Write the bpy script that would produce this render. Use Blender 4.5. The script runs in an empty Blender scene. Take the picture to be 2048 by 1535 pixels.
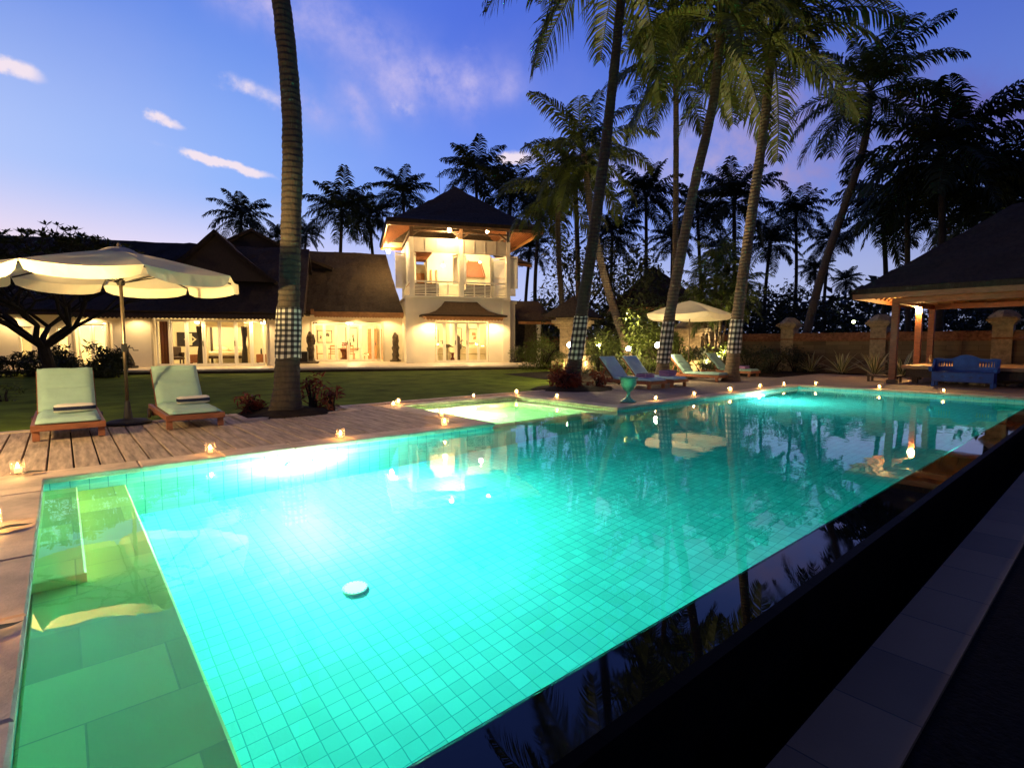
import bpy, math, random
from math import sin, cos, pi, radians, sqrt, exp
from mathutils import Vector, Matrix, noise as mnoise
R = random.Random(7)
S = bpy.context.scene
COL = S.collection

# ------------------------------------------------------------------ survey of the site (camera calibration)
F = 1057.0; CX, CY, HOR = 1024.0, 767.5, 687.0
PITCH = math.atan((CY - HOR) / F)
HEAD = radians(49.6)
CAM = Vector((0, 0, 1.2))
FH = Vector((cos(HEAD), sin(HEAD), 0)); RT = Vector((sin(HEAD), -cos(HEAD), 0))
FW = FH * cos(PITCH) - Vector((0, 0, sin(PITCH))); UP = FH * sin(PITCH) + Vector((0, 0, cos(PITCH)))
def ray(x, y): return FW * F + RT * (x - CX) - UP * (y - CY)
def G(x, y, z=0.0):
    d = ray(x, y); return CAM + d * ((z - CAM.z) / d.z)
def AT(x, y, depth):
    d = ray(x, y); return CAM + d * (depth / d.dot(FH))
def GA(x, depth):                      # ground point under picture column x at a distance
    p = AT(x, HOR, depth); return Vector((p.x, p.y, 0))
HANG = HEAD - radians(73.5)
HU = Vector((cos(HANG), sin(HANG), 0)); HV = Vector((-sin(HANG), cos(HANG), 0))
HO = Vector((14.2, 25.39, 0))
def HW(u, v, z=0.0): return HO + HU * u + HV * v + Vector((0, 0, z))

# ------------------------------------------------------------------ helpers
def srgb(r, g, b):
    f = lambda c: (c / 255 / 12.92) if c / 255 <= 0.04045 else ((c / 255 + 0.055) / 1.055) ** 2.4
    return (f(r), f(g), f(b), 1)

def thing(name, label, cat, loc=(0, 0, 0), rz=0.0, group=None):
    o = bpy.data.objects.new(name, None); COL.objects.link(o)
    o.location = loc; o.rotation_euler = (0, 0, rz); o.empty_display_size = 0.2
    return tag(o, label, cat, group)
def tag(o, label, cat, group=None):
    o['label'] = label; o['category'] = cat
    if group: o['group'] = group
    return o
def struct(o, kind='structure'):
    o['kind'] = kind; return o

class MB:
    def __init__(s): s.v = []; s.f = []; s.uv = None
    def add(s, vs, fs):
        n = len(s.v); s.v += [tuple(p) for p in vs]; s.f += [tuple(i + n for i in f) for f in fs]; return s
    def quad(s, a, b, c, d): return s.add([a, b, c, d], [(0, 1, 2, 3)])
    def box(s, x0, x1, y0, y1, z0, z1):
        return s.add([(x0,y0,z0),(x1,y0,z0),(x1,y1,z0),(x0,y1,z0),(x0,y0,z1),(x1,y0,z1),(x1,y1,z1),(x0,y1,z1)],
                     [(0,3,2,1),(4,5,6,7),(0,1,5,4),(1,2,6,5),(2,3,7,6),(3,0,4,7)])
    def bbox(s, x0, x1, y0, y1, z0, z1, b=0.01):      # box with softened edges
        vs = []; 
        for z, k in ((z0, b), (z0 + b, 0), (z1 - b, 0), (z1, b)):
            vs += [(x0+k+b*(k==0)*0, y0+k, z), (x1-k, y0+k, z), (x1-k, y1-k, z), (x0+k, y1-k, z)]
        fs = [(3,2,1,0), (12,13,14,15)]
        for r in range(3):
            for i in range(4):
                j = (i+1) % 4; fs.append((r*4+i, r*4+j, r*4+4+j, r*4+4+i))
        return s.add(vs, fs)
    def bar(s, p, q, w, h, up=(0, 0, 1)):             # beam of w x h from p to q
        p, q = Vector(p), Vector(q); d = (q - p).normalized(); upv = Vector(up)
        if abs(d.dot(upv)) > 0.98: upv = Vector((1, 0, 0))
        a = d.cross(upv).normalized() * (w / 2); b = a.cross(d).normalized() * (h / 2)
        vs = [p-a-b, p+a-b, p+a+b, p-a+b, q-a-b, q+a-b, q+a+b, q-a+b]
        return s.add(vs, [(0,1,2,3),(7,6,5,4),(0,4,5,1),(1,5,6,2),(2,6,7,3),(3,7,4,0)])
    def tube(s, pts, rad, n=10, cap=True):
        pts = [Vector(p) for p in pts]
        if not hasattr(rad, '__len__'): rad = [rad] * len(pts)
        vs = []; fs = []; ref = Vector((1, 0.2, 0)).normalized()
        for i, p in enumerate(pts):
            d = (pts[min(i+1, len(pts)-1)] - pts[max(i-1, 0)]).normalized()
            if abs(d.dot(ref)) > 0.95: ref = Vector((0, 0.3, 1)).normalized()
            a = (ref - d * ref.dot(d)).normalized(); b = d.cross(a); ref = a
            for k in range(n):
                t = 2*pi*k/n; vs.append(p + (a*cos(t) + b*sin(t)) * rad[i])
        for i in range(len(pts)-1):
            for k in range(n):
                k2 = (k+1) % n; fs.append((i*n+k, i*n+k2, i*n+n+k2, i*n+n+k))
        if cap: fs += [tuple(range(n-1, -1, -1)), tuple(range((len(pts)-1)*n, len(pts)*n))]
        return s.add(vs, fs)
    def lathe(s, prof, n=16, c=(0, 0, 0)):
        vs = []; fs = []; m = len(prof)
        for r, z in prof:
            for k in range(n):
                t = 2*pi*k/n; vs.append((c[0]+r*cos(t), c[1]+r*sin(t), c[2]+z))
        for i in range(m-1):
            for k in range(n):
                k2 = (k+1) % n; fs.append((i*n+k, i*n+k2, i*n+n+k2, i*n+n+k))
        if prof[0][0] > 1e-4: fs.append(tuple(range(n-1, -1, -1)))
        if prof[-1][0] > 1e-4: fs.append(tuple(range((m-1)*n, m*n)))
        return s.add(vs, fs)
    def prism(s, poly, z0, z1):
        n = len(poly); vs = [(x, y, z0) for x, y in poly] + [(x, y, z1) for x, y in poly]
        fs = [tuple(range(n-1, -1, -1)), tuple(range(n, 2*n))] + [(i, (i+1) % n, n+(i+1) % n, n+i) for i in range(n)]
        return s.add(vs, fs)
    def extr(s, poly, y0, y1):                         # profile in x,z pushed along y
        n = len(poly); vs = [(x, y0, z) for x, z in poly] + [(x, y1, z) for x, z in poly]
        fs = [tuple(range(n)), tuple(range(2*n-1, n-1, -1))] + [(i, n+i, n+(i+1) % n, (i+1) % n) for i in range(n)]
        return s.add(vs, fs)
    def sphere(s, c, r, n=12, m=8, sq=(1, 1, 1)):
        prof = [(max(r*sin(pi*i/m), 0.0), -r*cos(pi*i/m)) for i in range(m+1)]
        vs = []; fs = []
        for rr, z in prof:
            for k in range(n):
                t = 2*pi*k/n; vs.append((c[0]+rr*cos(t)*sq[0], c[1]+rr*sin(t)*sq[1], c[2]+z*sq[2]))
        for i in range(m):
            for k in range(n):
                k2 = (k+1) % n; fs.append((i*n+k, i*n+k2, i*n+n+k2, i*n+n+k))
        return s.add(vs, fs)
    def mesh(s, name, mat, smooth=False):
        me = bpy.data.meshes.new(name); me.from_pydata(s.v, [], s.f)
        if mat: me.materials.append(mat)
        if smooth: me.polygons.foreach_set('use_smooth', [True] * len(me.polygons))
        if s.uv:
            l = me.uv_layers.new(name='UVMap')
            for i, lp in enumerate(me.loops): l.data[i].uv = s.uv[lp.vertex_index]
        me.update(); return me
    def build(s, name, mat, parent=None, loc=None, rz=0.0, smooth=False, label=None):
        return link(name, s.mesh(name, mat, smooth), parent, loc, rz, label)
def link(name, me, parent=None, loc=None, rz=0.0, label=None):
    o = bpy.data.objects.new(name, me); COL.objects.link(o)
    if parent: o.parent = parent
    if loc is not None: o.location = loc
    if rz: o.rotation_euler = (0, 0, rz)
    if label: o['label'] = label
    return o
def rough(mb, amp, sc, seed=0.0):
    mb.v = [tuple(Vector(p) + mnoise.noise_vector(Vector(p) * sc + Vector((seed, seed, seed))) * amp) for p in mb.v]; return mb
def kids(o): return [c for c in COL.objects if c.parent == o]
def copy_tree(o, parent=None):
    c = o.copy(); COL.objects.link(c)
    if parent: c.parent = parent
    for ch in list(o.children): copy_tree(ch, c)
    return c

# ------------------------------------------------------------------ materials
def newmat(name):
    m = bpy.data.materials.new(name); m.use_nodes = True; nt = m.node_tree
    for n in list(nt.nodes): nt.nodes.remove(n)
    out = nt.nodes.new('ShaderNodeOutputMaterial'); return m, nt, out
def nd(nt, t, **kw):
    n = nt.nodes.new(t)
    for k, v in kw.items():
        if k in n.inputs: n.inputs[k].default_value = v
        else: setattr(n, k, v)
    return n
def mixc(nt, fac, a, b, mode='MIX'):
    m = nt.nodes.new('ShaderNodeMix'); m.data_type = 'RGBA'; m.blend_type = mode
    for s, v in ((m.inputs[0], fac), (m.inputs[6], a), (m.inputs[7], b)):
        if hasattr(v, 'is_output'): nt.links.new(v, s)
        else: s.default_value = v if hasattr(v, '__len__') else (v if s.type == 'VALUE' else (v, v, v, 1))
    return m.outputs[2]
def math_(nt, op, a, b=0.0, c=0.0):
    n = nt.nodes.new('ShaderNodeMath'); n.operation = op
    for s, v in zip(n.inputs, (a, b, c)):
        if hasattr(v, 'is_output'): nt.links.new(v, s)
        else: s.default_value = v
    return n.outputs[0]
def M(name, base, ro=0.75, var=0.35, sc=6.0, bump=0.15, bsc=45.0, stretch=None, metal=0.0, spec=0.4, trans=0.0, hue=None, coord='Object', sheen=0):
    m, nt, out = newmat(name); L = nt.links
    tc = nd(nt, 'ShaderNodeTexCoord'); mp = nd(nt, 'ShaderNodeMapping')
    if stretch: mp.inputs['Scale'].default_value = stretch
    L.new(tc.outputs[coord], mp.inputs[0])
    n1 = nd(nt, 'ShaderNodeTexNoise', Scale=sc, Detail=6.0, Roughness=0.62); L.new(mp.outputs[0], n1.inputs['Vector'])
    n2 = nd(nt, 'ShaderNodeTexNoise', Scale=bsc, Detail=4.0); L.new(mp.outputs[0], n2.inputs['Vector'])
    b = (*base[:3], 1)
    lo = tuple(c * (1 - var) for c in b[:3]) + (1,); hi = tuple(min(c * (1 + var), 1) for c in b[:3]) + (1,)
    if hue: hi = (*hue[:3], 1)
    mr = nd(nt, 'ShaderNodeMapRange'); L.new(n1.outputs[0], mr.inputs[0]); mr.inputs[1].default_value = 0.3; mr.inputs[2].default_value = 0.7
    c = mixc(nt, mr.outputs[0], lo, hi)
    p = nd(nt, 'ShaderNodeBsdfPrincipled', Metallic=metal); L.new(c, p.inputs['Base Color'])
    p.inputs['Specular IOR Level'].default_value = spec
    rr = math_(nt, 'MULTIPLY_ADD', n2.outputs[0], 0.25, ro - 0.12); L.new(rr, p.inputs['Roughness'])
    if bump:
        bp = nd(nt, 'ShaderNodeBump', Strength=min(bump * 2, 1.0), Distance=0.01 + bump * 0.04); L.new(n2.outputs[0], bp.inputs['Height']); L.new(bp.outputs[0], p.inputs['Normal'])
    sh = p.outputs[0]
    if trans:
        t = nd(nt, 'ShaderNodeBsdfTranslucent'); L.new(c, t.inputs[0])
        mx = nd(nt, 'ShaderNodeMixShader', Fac=trans); L.new(sh, mx.inputs[1]); L.new(t.outputs[0], mx.inputs[2]); sh = mx.outputs[0]
    L.new(sh, out.inputs[0]); m['c'] = 1
    return m
def emit(name, col, st):
    m, nt, out = newmat(name); e = nd(nt, 'ShaderNodeEmission', Color=(*col[:3], 1), Strength=st); nt.links.new(e.outputs[0], out.inputs[0]); return m
def glassy(name, tint=(1, 1, 1), ro=0.02):
    m, nt, out = newmat(name); L = nt.links
    t = nd(nt, 'ShaderNodeBsdfTransparent', Color=(*tint, 1)); g = nd(nt, 'ShaderNodeBsdfGlossy', Roughness=ro)
    fr = nd(nt, 'ShaderNodeLayerWeight', Blend=0.5); mx = nd(nt, 'ShaderNodeMixShader')
    L.new(math_(nt, 'MULTIPLY_ADD', math_(nt, 'POWER', fr.outputs['Facing'], 4.0), 0.5, 0.03), mx.inputs[0]); L.new(t.outputs[0], mx.inputs[1]); L.new(g.outputs[0], mx.inputs[2]); L.new(mx.outputs[0], out.inputs[0]); return m
def gridmat(name, base, grout, size, axis_off=(0, 0, 0), ro=0.39, bond=0.5, var=0.18, wall=False, mort=0.012):
    # tiles laid by the brick node: floors on x,y; walls on (x or y), z
    m, nt, out = newmat(name); L = nt.links
    tc = nd(nt, 'ShaderNodeTexCoord'); ge = nd(nt, 'ShaderNodeNewGeometry')
    sx = nd(nt, 'ShaderNodeSeparateXYZ'); L.new(tc.outputs['Object'], sx.inputs[0])
    sn = nd(nt, 'ShaderNodeSeparateXYZ'); L.new(ge.outputs['True Normal'], sn.inputs[0])
    ax = math_(nt, 'GREATER_THAN', math_(nt, 'ABSOLUTE', sn.outputs[0]), 0.7); az = math_(nt, 'GREATER_THAN', math_(nt, 'ABSOLUTE', sn.outputs[2]), 0.7)
    def lerp(f, a, b): return math_(nt, 'ADD', math_(nt, 'MULTIPLY', f, b), math_(nt, 'MULTIPLY', math_(nt, 'SUBTRACT', 1.0, f), a))
    uu = lerp(ax, sx.outputs[0], sx.outputs[1]); vv = lerp(az, sx.outputs[2], sx.outputs[1])
    cb = nd(nt, 'ShaderNodeCombineXYZ'); L.new(uu, cb.inputs[0]); L.new(vv, cb.inputs[1])
    br = nd(nt, 'ShaderNodeTexBrick'); L.new(cb.outputs[0], br.inputs['Vector'])
    br.offset = bond
    b = (*base[:3], 1)
    br.inputs['Color1'].default_value = tuple(c*(1-var) for c in b[:3]) + (1,); br.inputs['Color2'].default_value = tuple(min(1, c*(1+var)) for c in b[:3]) + (1,)
    br.inputs['Mortar'].default_value = (*grout[:3], 1); br.inputs['Scale'].default_value = 1.0
    br.inputs['Mortar Size'].default_value = mort * size[1] * 10 * 0.5; br.inputs['Brick Width'].default_value = size[0]; br.inputs['Row Height'].default_value = size[1]
    br.inputs['Mortar Smooth'].default_value = 0.3
    n1 = nd(nt, 'ShaderNodeTexNoise', Scale=1.3, Detail=5.0); L.new(tc.outputs['Object'], n1.inputs['Vector'])
    c = mixc(nt, 0.35, br.outputs['Color'], n1.outputs[0], 'SOFT_LIGHT')
    p = nd(nt, 'ShaderNodeBsdfPrincipled', Roughness=ro); L.new(c, p.inputs['Base Color']); p.inputs['Specular IOR Level'].default_value = 0.12 if ro < 0.4 else 0.4
    n2 = nd(nt, 'ShaderNodeTexNoise', Scale=60.0); L.new(tc.outputs['Object'], n2.inputs['Vector'])
    h = math_(nt, 'ADD', math_(nt, 'MULTIPLY', br.outputs['Fac'], -1.0), math_(nt, 'MULTIPLY', n2.outputs[0], 0.3))
    bp = nd(nt, 'ShaderNodeBump', Strength=0.4, Distance=0.01); L.new(h, bp.inputs['Height']); L.new(bp.outputs[0], p.inputs['Normal'])
    L.new(p.outputs[0], out.inputs[0]); return m

def cloth_check(name, n_u, n_v, light, mid, dark):
    m, nt, out = newmat(name); L = nt.links
    uv = nd(nt, 'ShaderNodeUVMap'); sx = nd(nt, 'ShaderNodeSeparateXYZ'); L.new(uv.outputs[0], sx.inputs[0])
    f = lambda o, n: math_(nt, 'GREATER_THAN', math_(nt, 'FRACT', math_(nt, 'MULTIPLY', o, n)), 0.5)
    s = math_(nt, 'ADD', f(sx.outputs[0], n_u), f(sx.outputs[1], n_v))
    a = mixc(nt, math_(nt, 'GREATER_THAN', s, 0.5), (*light, 1), (*mid, 1)); c = mixc(nt, math_(nt, 'GREATER_THAN', s, 1.5), a, (*dark, 1))
    p = nd(nt, 'ShaderNodeBsdfPrincipled', Roughness=0.9); L.new(c, p.inputs['Base Color'])
    tc = nd(nt, 'ShaderNodeTexCoord'); n2 = nd(nt, 'ShaderNodeTexNoise', Scale=14.0, Detail=4.0); L.new(tc.outputs['Object'], n2.inputs['Vector'])
    bp = nd(nt, 'ShaderNodeBump', Strength=0.5, Distance=0.03); L.new(n2.outputs[0], bp.inputs['Height']); L.new(bp.outputs[0], p.inputs['Normal'])
    L.new(p.outputs[0], out.inputs[0]); return m
def stripes(name, a, b, k, axis=0, coord='Object', off=0.0, duty=0.5):
    m, nt, out = newmat(name); L = nt.links
    tc = nd(nt, 'ShaderNodeTexCoord'); sx = nd(nt, 'ShaderNodeSeparateXYZ'); L.new(tc.outputs[coord], sx.inputs[0])
    s = math_(nt, 'GREATER_THAN', math_(nt, 'FRACT', math_(nt, 'MULTIPLY_ADD', sx.outputs[axis], k, off + 20.0)), duty)
    c = mixc(nt, s, (*a, 1), (*b, 1)); p = nd(nt, 'ShaderNodeBsdfPrincipled', Roughness=0.95); L.new(c, p.inputs['Base Color'])
    n2 = nd(nt, 'ShaderNodeTexNoise', Scale=120.0, Detail=3.0); L.new(tc.outputs['Object'], n2.inputs['Vector'])
    bp = nd(nt, 'ShaderNodeBump', Strength=0.6, Distance=0.01); L.new(n2.outputs[0], bp.inputs['Height']); L.new(bp.outputs[0], p.inputs['Normal'])
    L.new(p.outputs[0], out.inputs[0]); return m

PLASTER = M('plaster', (0.78, 0.72, 0.60), 0.85, 0.06, 1.2, 0.06, 30)
PLASTER_IN = M('inner_plaster', (0.80, 0.73, 0.52), 0.85, 0.05, 1.0, 0.03, 30)
THATCH = M('thatch', (0.052, 0.031, 0.016), 0.95, 0.45, 3.0, 0.5, 22, stretch=(3, 3, 0.7))
THATCH_MID = M('brown_thatch', (0.040, 0.025, 0.014), 0.95, 0.45, 3.0, 0.5, 22, stretch=(3, 3, 0.7))
THATCH_DK = M('dark_thatch', (0.034, 0.020, 0.012), 0.95, 0.45, 3.0, 0.5, 22, stretch=(3, 3, 0.7))
WOOD_ORANGE = M('varnished_wood', (0.42, 0.20, 0.07), 0.5, 0.3, 4, 0.06, 30, stretch=(1, 8, 1))
WOOD_DARK = M('dark_wood', (0.05, 0.026, 0.014), 0.55, 0.4, 5, 0.08, 30, stretch=(6, 1, 1))
WOOD_RED = M('teak', (0.26, 0.095, 0.04), 0.5, 0.35, 5, 0.06, 40, stretch=(1, 6, 6))
DECKM = M('deck_boards', (0.42, 0.31, 0.205), 0.7, 0.5, 2.2, 0.14, 60, stretch=(9, 0.9, 9))
DECKR = M('grey_deck_boards', (0.26, 0.205, 0.16), 0.7, 0.45, 2.2, 0.14, 60, stretch=(9, 0.9, 9))
WHITE = M('white_paint', (0.78, 0.75, 0.66), 0.5, 0.06, 3, 0.03, 30)
GREYP = M('grey_panel', (0.40, 0.38, 0.35), 0.6, 0.12, 2, 0.05, 30)
SAND = M('coping_stone', (0.62, 0.47, 0.30), 0.62, 0.32, 3.2, 0.14, 70)
TERR = M('terrace_stone', (0.55, 0.47, 0.36), 0.5, 0.15, 1.5, 0.06, 40)
STEPST = gridmat('pool_step_stone', (0.88, 0.72, 0.22), (0.72, 0.58, 0.19), (0.62, 0.42), bond=0.5, ro=0.6, var=0.22, mort=0.002)
PATHST = gridmat('path_stone', (0.21, 0.125, 0.055), (0.04, 0.03, 0.02), (0.55, 0.9), bond=0.0, ro=0.6, var=0.25, mort=0.001)
TILE = gridmat('pool_tile', (0.14, 0.58, 0.555), (0.03, 0.32, 0.33), (0.104, 0.098), bond=0.0, var=0.10, mort=0.007)
TILEW = gridmat('pool_wall_tile', (0.28, 0.60, 0.53), (0.09, 0.33, 0.32), (0.14, 0.14), bond=0.0, var=0.07, mort=0.007)
SPAT = gridmat('spa_tile', (0.78, 0.78, 0.46), (0.45, 0.48, 0.26), (0.14, 0.14), bond=0.0, var=0.10, mort=0.008)
RIM = M('black_stone', (0.003, 0.004, 0.005), 0.01, 0.4, 5, 0.0, 3, spec=0.4)
UNLIT = M('unlit_ground', (0.006, 0.006, 0.006), 0.9, 0.6, 20, 0.4, 50, spec=0.1)  # near-black base, darkness of the unlit ground put into the colour
LAWN = M('lawn_grass', (0.150, 0.215, 0.018), 0.95, 0.45, 1.3, 0.6, 90, spec=0.1)
SOIL = M('soil', (0.03, 0.022, 0.015), 0.95, 0.5, 6, 0.4, 40, spec=0.1)
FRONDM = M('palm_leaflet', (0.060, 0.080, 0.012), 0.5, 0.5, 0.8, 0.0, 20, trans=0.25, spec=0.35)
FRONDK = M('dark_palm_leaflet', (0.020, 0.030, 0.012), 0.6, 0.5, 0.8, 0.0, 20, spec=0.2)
def barkmat(name, base, k):
    m, nt, out = newmat(name); L = nt.links; tc = nd(nt, 'ShaderNodeTexCoord'); sx = nd(nt, 'ShaderNodeSeparateXYZ'); L.new(tc.outputs['Object'], sx.inputs[0])
    n1 = nd(nt, 'ShaderNodeTexNoise', Scale=2.2, Detail=5.0); n2 = nd(nt, 'ShaderNodeTexNoise', Scale=28.0, Detail=5.0); mp = nd(nt, 'ShaderNodeMapping'); mp.inputs['Scale'].default_value = (1, 1, 0.25)
    L.new(tc.outputs['Object'], n1.inputs[0]); L.new(tc.outputs['Object'], mp.inputs[0]); L.new(mp.outputs[0], n2.inputs[0])
    f = math_(nt, 'FRACT', math_(nt, 'ADD', math_(nt, 'MULTIPLY', sx.outputs[2], k), math_(nt, 'MULTIPLY', n1.outputs[0], 1.3)))
    ring = nd(nt, 'ShaderNodeMapRange'); L.new(f, ring.inputs[0]); ring.inputs[1].default_value = 0.62; ring.inputs[2].default_value = 0.95
    a = mixc(nt, n2.outputs[0], tuple(c * 0.45 for c in base) + (1,), tuple(c * 1.55 for c in base) + (1,)); pat = nd(nt, 'ShaderNodeMapRange'); L.new(n1.outputs[0], pat.inputs[0]); pat.inputs[1].default_value = 0.42; pat.inputs[2].default_value = 0.66
    a = mixc(nt, math_(nt, 'MULTIPLY', pat.outputs[0], 0.55), a, (base[1] * 0.9, base[1] * 0.95, base[1] * 0.75, 1)); c = mixc(nt, math_(nt, 'MULTIPLY', ring.outputs[0], 0.5), a, tuple(c * 0.28 for c in base) + (1,))
    p = nd(nt, 'ShaderNodeBsdfPrincipled', Roughness=0.92); L.new(c, p.inputs[0]); bp = nd(nt, 'ShaderNodeBump', Strength=0.8, Distance=0.03); L.new(math_(nt, 'SUBTRACT', math_(nt, 'MULTIPLY', n2.outputs[0], 0.6), ring.outputs[0]), bp.inputs['Height']); L.new(bp.outputs[0], p.inputs['Normal']); L.new(p.outputs[0], out.inputs[0]); return m
TRUNKM = barkmat('palm_bark', (0.060, 0.043, 0.029), 10.0)
TRUNKW = barkmat('warm_palm_bark', (0.165, 0.112, 0.062), 9.0)
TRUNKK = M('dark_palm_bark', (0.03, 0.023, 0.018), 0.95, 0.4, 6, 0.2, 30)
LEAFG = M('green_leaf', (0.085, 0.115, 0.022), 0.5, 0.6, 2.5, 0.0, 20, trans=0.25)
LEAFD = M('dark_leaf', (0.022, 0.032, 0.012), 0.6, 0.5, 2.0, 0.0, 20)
LEAFR = M('red_leaf', (0.16, 0.030, 0.014), 0.55, 0.6, 5.0, 0.0, 20, trans=0.2)
LEAFV = stripes('striped_agave_leaf', (0.55, 0.50, 0.25), (0.10, 0.14, 0.05), 0.0, 0)
BARKD = M('dark_bark', (0.014, 0.010, 0.007), 0.95, 0.4, 6, 0.3, 30)
CANVAS = M('canvas', (0.72, 0.64, 0.46), 0.9, 0.08, 2.5, 0.06, 8, trans=0.35, spec=0.1)
GREENC = M('pale_green_cushion', (0.36, 0.54, 0.43), 0.9, 0.10, 3, 0.10, 9, spec=0.15)
BLUEC = M('blue_cushion', (0.44, 0.66, 0.70), 0.9, 0.12, 3, 0.10, 9, spec=0.15)
TEALC = M('sea_green_cushion', (0.26, 0.42, 0.38), 0.9, 0.12, 3, 0.10, 9, spec=0.15)
METAL = M('dark_metal', (0.05, 0.045, 0.04), 0.35, 0.2, 8, 0.03, 40, metal=0.8)
POLEM = M('bronze_pole', (0.16, 0.12, 0.08), 0.35, 0.2, 8, 0.03, 40, metal=0.8)
IRON = M('cast_iron', (0.020, 0.018, 0.017), 0.7, 0.3, 8, 0.15, 40)
STONE = M('carved_stone', (0.30, 0.235, 0.15), 0.9, 0.4, 7, 0.35, 30)
STONED = M('dark_carved_stone', (0.11, 0.085, 0.06), 0.9, 0.5, 9, 0.4, 30)
WALLST = gridmat('boundary_stone', (0.155, 0.115, 0.07), (0.07, 0.05, 0.03), (0.9, 0.19), bond=0.5, ro=0.9, var=0.3, mort=0.006)
BRICKR = M('red_brick_coping', (0.20, 0.085, 0.045), 0.9, 0.5, 9, 0.35, 30)
URNM = M('glazed_urn', (0.10, 0.38, 0.28), 0.25, 0.35, 5, 0.05, 20)
BLUEP = M('blue_paint', (0.012, 0.065, 0.30), 0.6, 0.3, 5, 0.05, 30)
WAX = None
def hazed():
    m, nt, out = newmat('candle_glass'); L = nt.links
    t = nd(nt, 'ShaderNodeBsdfTransparent'); d = nd(nt, 'ShaderNodeBsdfTranslucent', Color=(0.9, 0.8, 0.65, 1)); g = nd(nt, 'ShaderNodeBsdfGlossy', Roughness=0.05)
    a = nd(nt, 'ShaderNodeMixShader', Fac=0.045); L.new(t.outputs[0], a.inputs[1]); L.new(d.outputs[0], a.inputs[2])
    lw = nd(nt, 'ShaderNodeLayerWeight', Blend=0.5); b = nd(nt, 'ShaderNodeMixShader'); L.new(math_(nt, 'MULTIPLY_ADD', math_(nt, 'POWER', lw.outputs['Facing'], 3.0), 0.5, 0.04), b.inputs[0])
    L.new(a.outputs[0], b.inputs[1]); L.new(g.outputs[0], b.inputs[2]); L.new(b.outputs[0], out.inputs[0]); return m
GLASS = hazed()
PANE = glassy('window_pane', (0.97, 0.97, 0.95))
WARM = (1.0, 0.66, 0.28); WARMY = (1.0, 0.76, 0.40); ORANGE = (1.0, 0.50, 0.16)
FLAME = emit('flame', (1.0, 0.50, 0.14), 420.0)
BULB = emit('lit_bulb', (1.0, 0.68, 0.28), 1500.0)
UPL = None
BULB2 = emit('garden_bulb', (1.0, 0.74, 0.36), 700.0)
ROOMLAMP = emit('lit_lamp_shade', (1.0, 0.86, 0.55), 14.0)
POOLLENS = emit('pool_lamp_lens', (0.92, 1.0, 0.92), 300.0)
def wax():
    m, nt, out = newmat('glowing_wax'); L = nt.links
    p = nd(nt, 'ShaderNodeBsdfPrincipled', Roughness=0.5); p.inputs['Base Color'].default_value = (0.8, 0.55, 0.3, 1)
    p.inputs['Emission Color'].default_value = (1.0, 0.50, 0.16, 1); p.inputs['Emission Strength'].default_value = 2.2
    L.new(p.outputs[0], out.inputs[0]); return m
WAX = wax()

def lamp(name, typ, loc, power, col, size=0.1, spot=None, aim=None, blend=0.6, parent=None):
    l = bpy.data.lights.new(name, typ); l.energy = power; l.color = col
    if typ in ('POINT', 'SPOT'): l.shadow_soft_size = size
    if typ == 'SPOT': l.spot_size = radians(spot); l.spot_blend = blend
    o = bpy.data.objects.new(name, l); COL.objects.link(o); o.location = loc
    if aim is not None: o.rotation_euler = (Vector(aim) - Vector(loc)).to_track_quat('-Z', 'Y').to_euler()
    if parent: o.parent = parent
    return o

# ------------------------------------------------------------------ camera
cam = bpy.data.cameras.new('camera'); co = bpy.data.objects.new('camera', cam); COL.objects.link(co)
co.location = CAM; cam.sensor_width = 36; cam.sensor_fit = 'HORIZONTAL'; cam.lens = F / 2048 * 36; cam.clip_end = 2000; cam.clip_start = 0.02
co.rotation_euler = FW.to_track_quat('-Z', 'Y').to_euler(); S.camera = co

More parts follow.
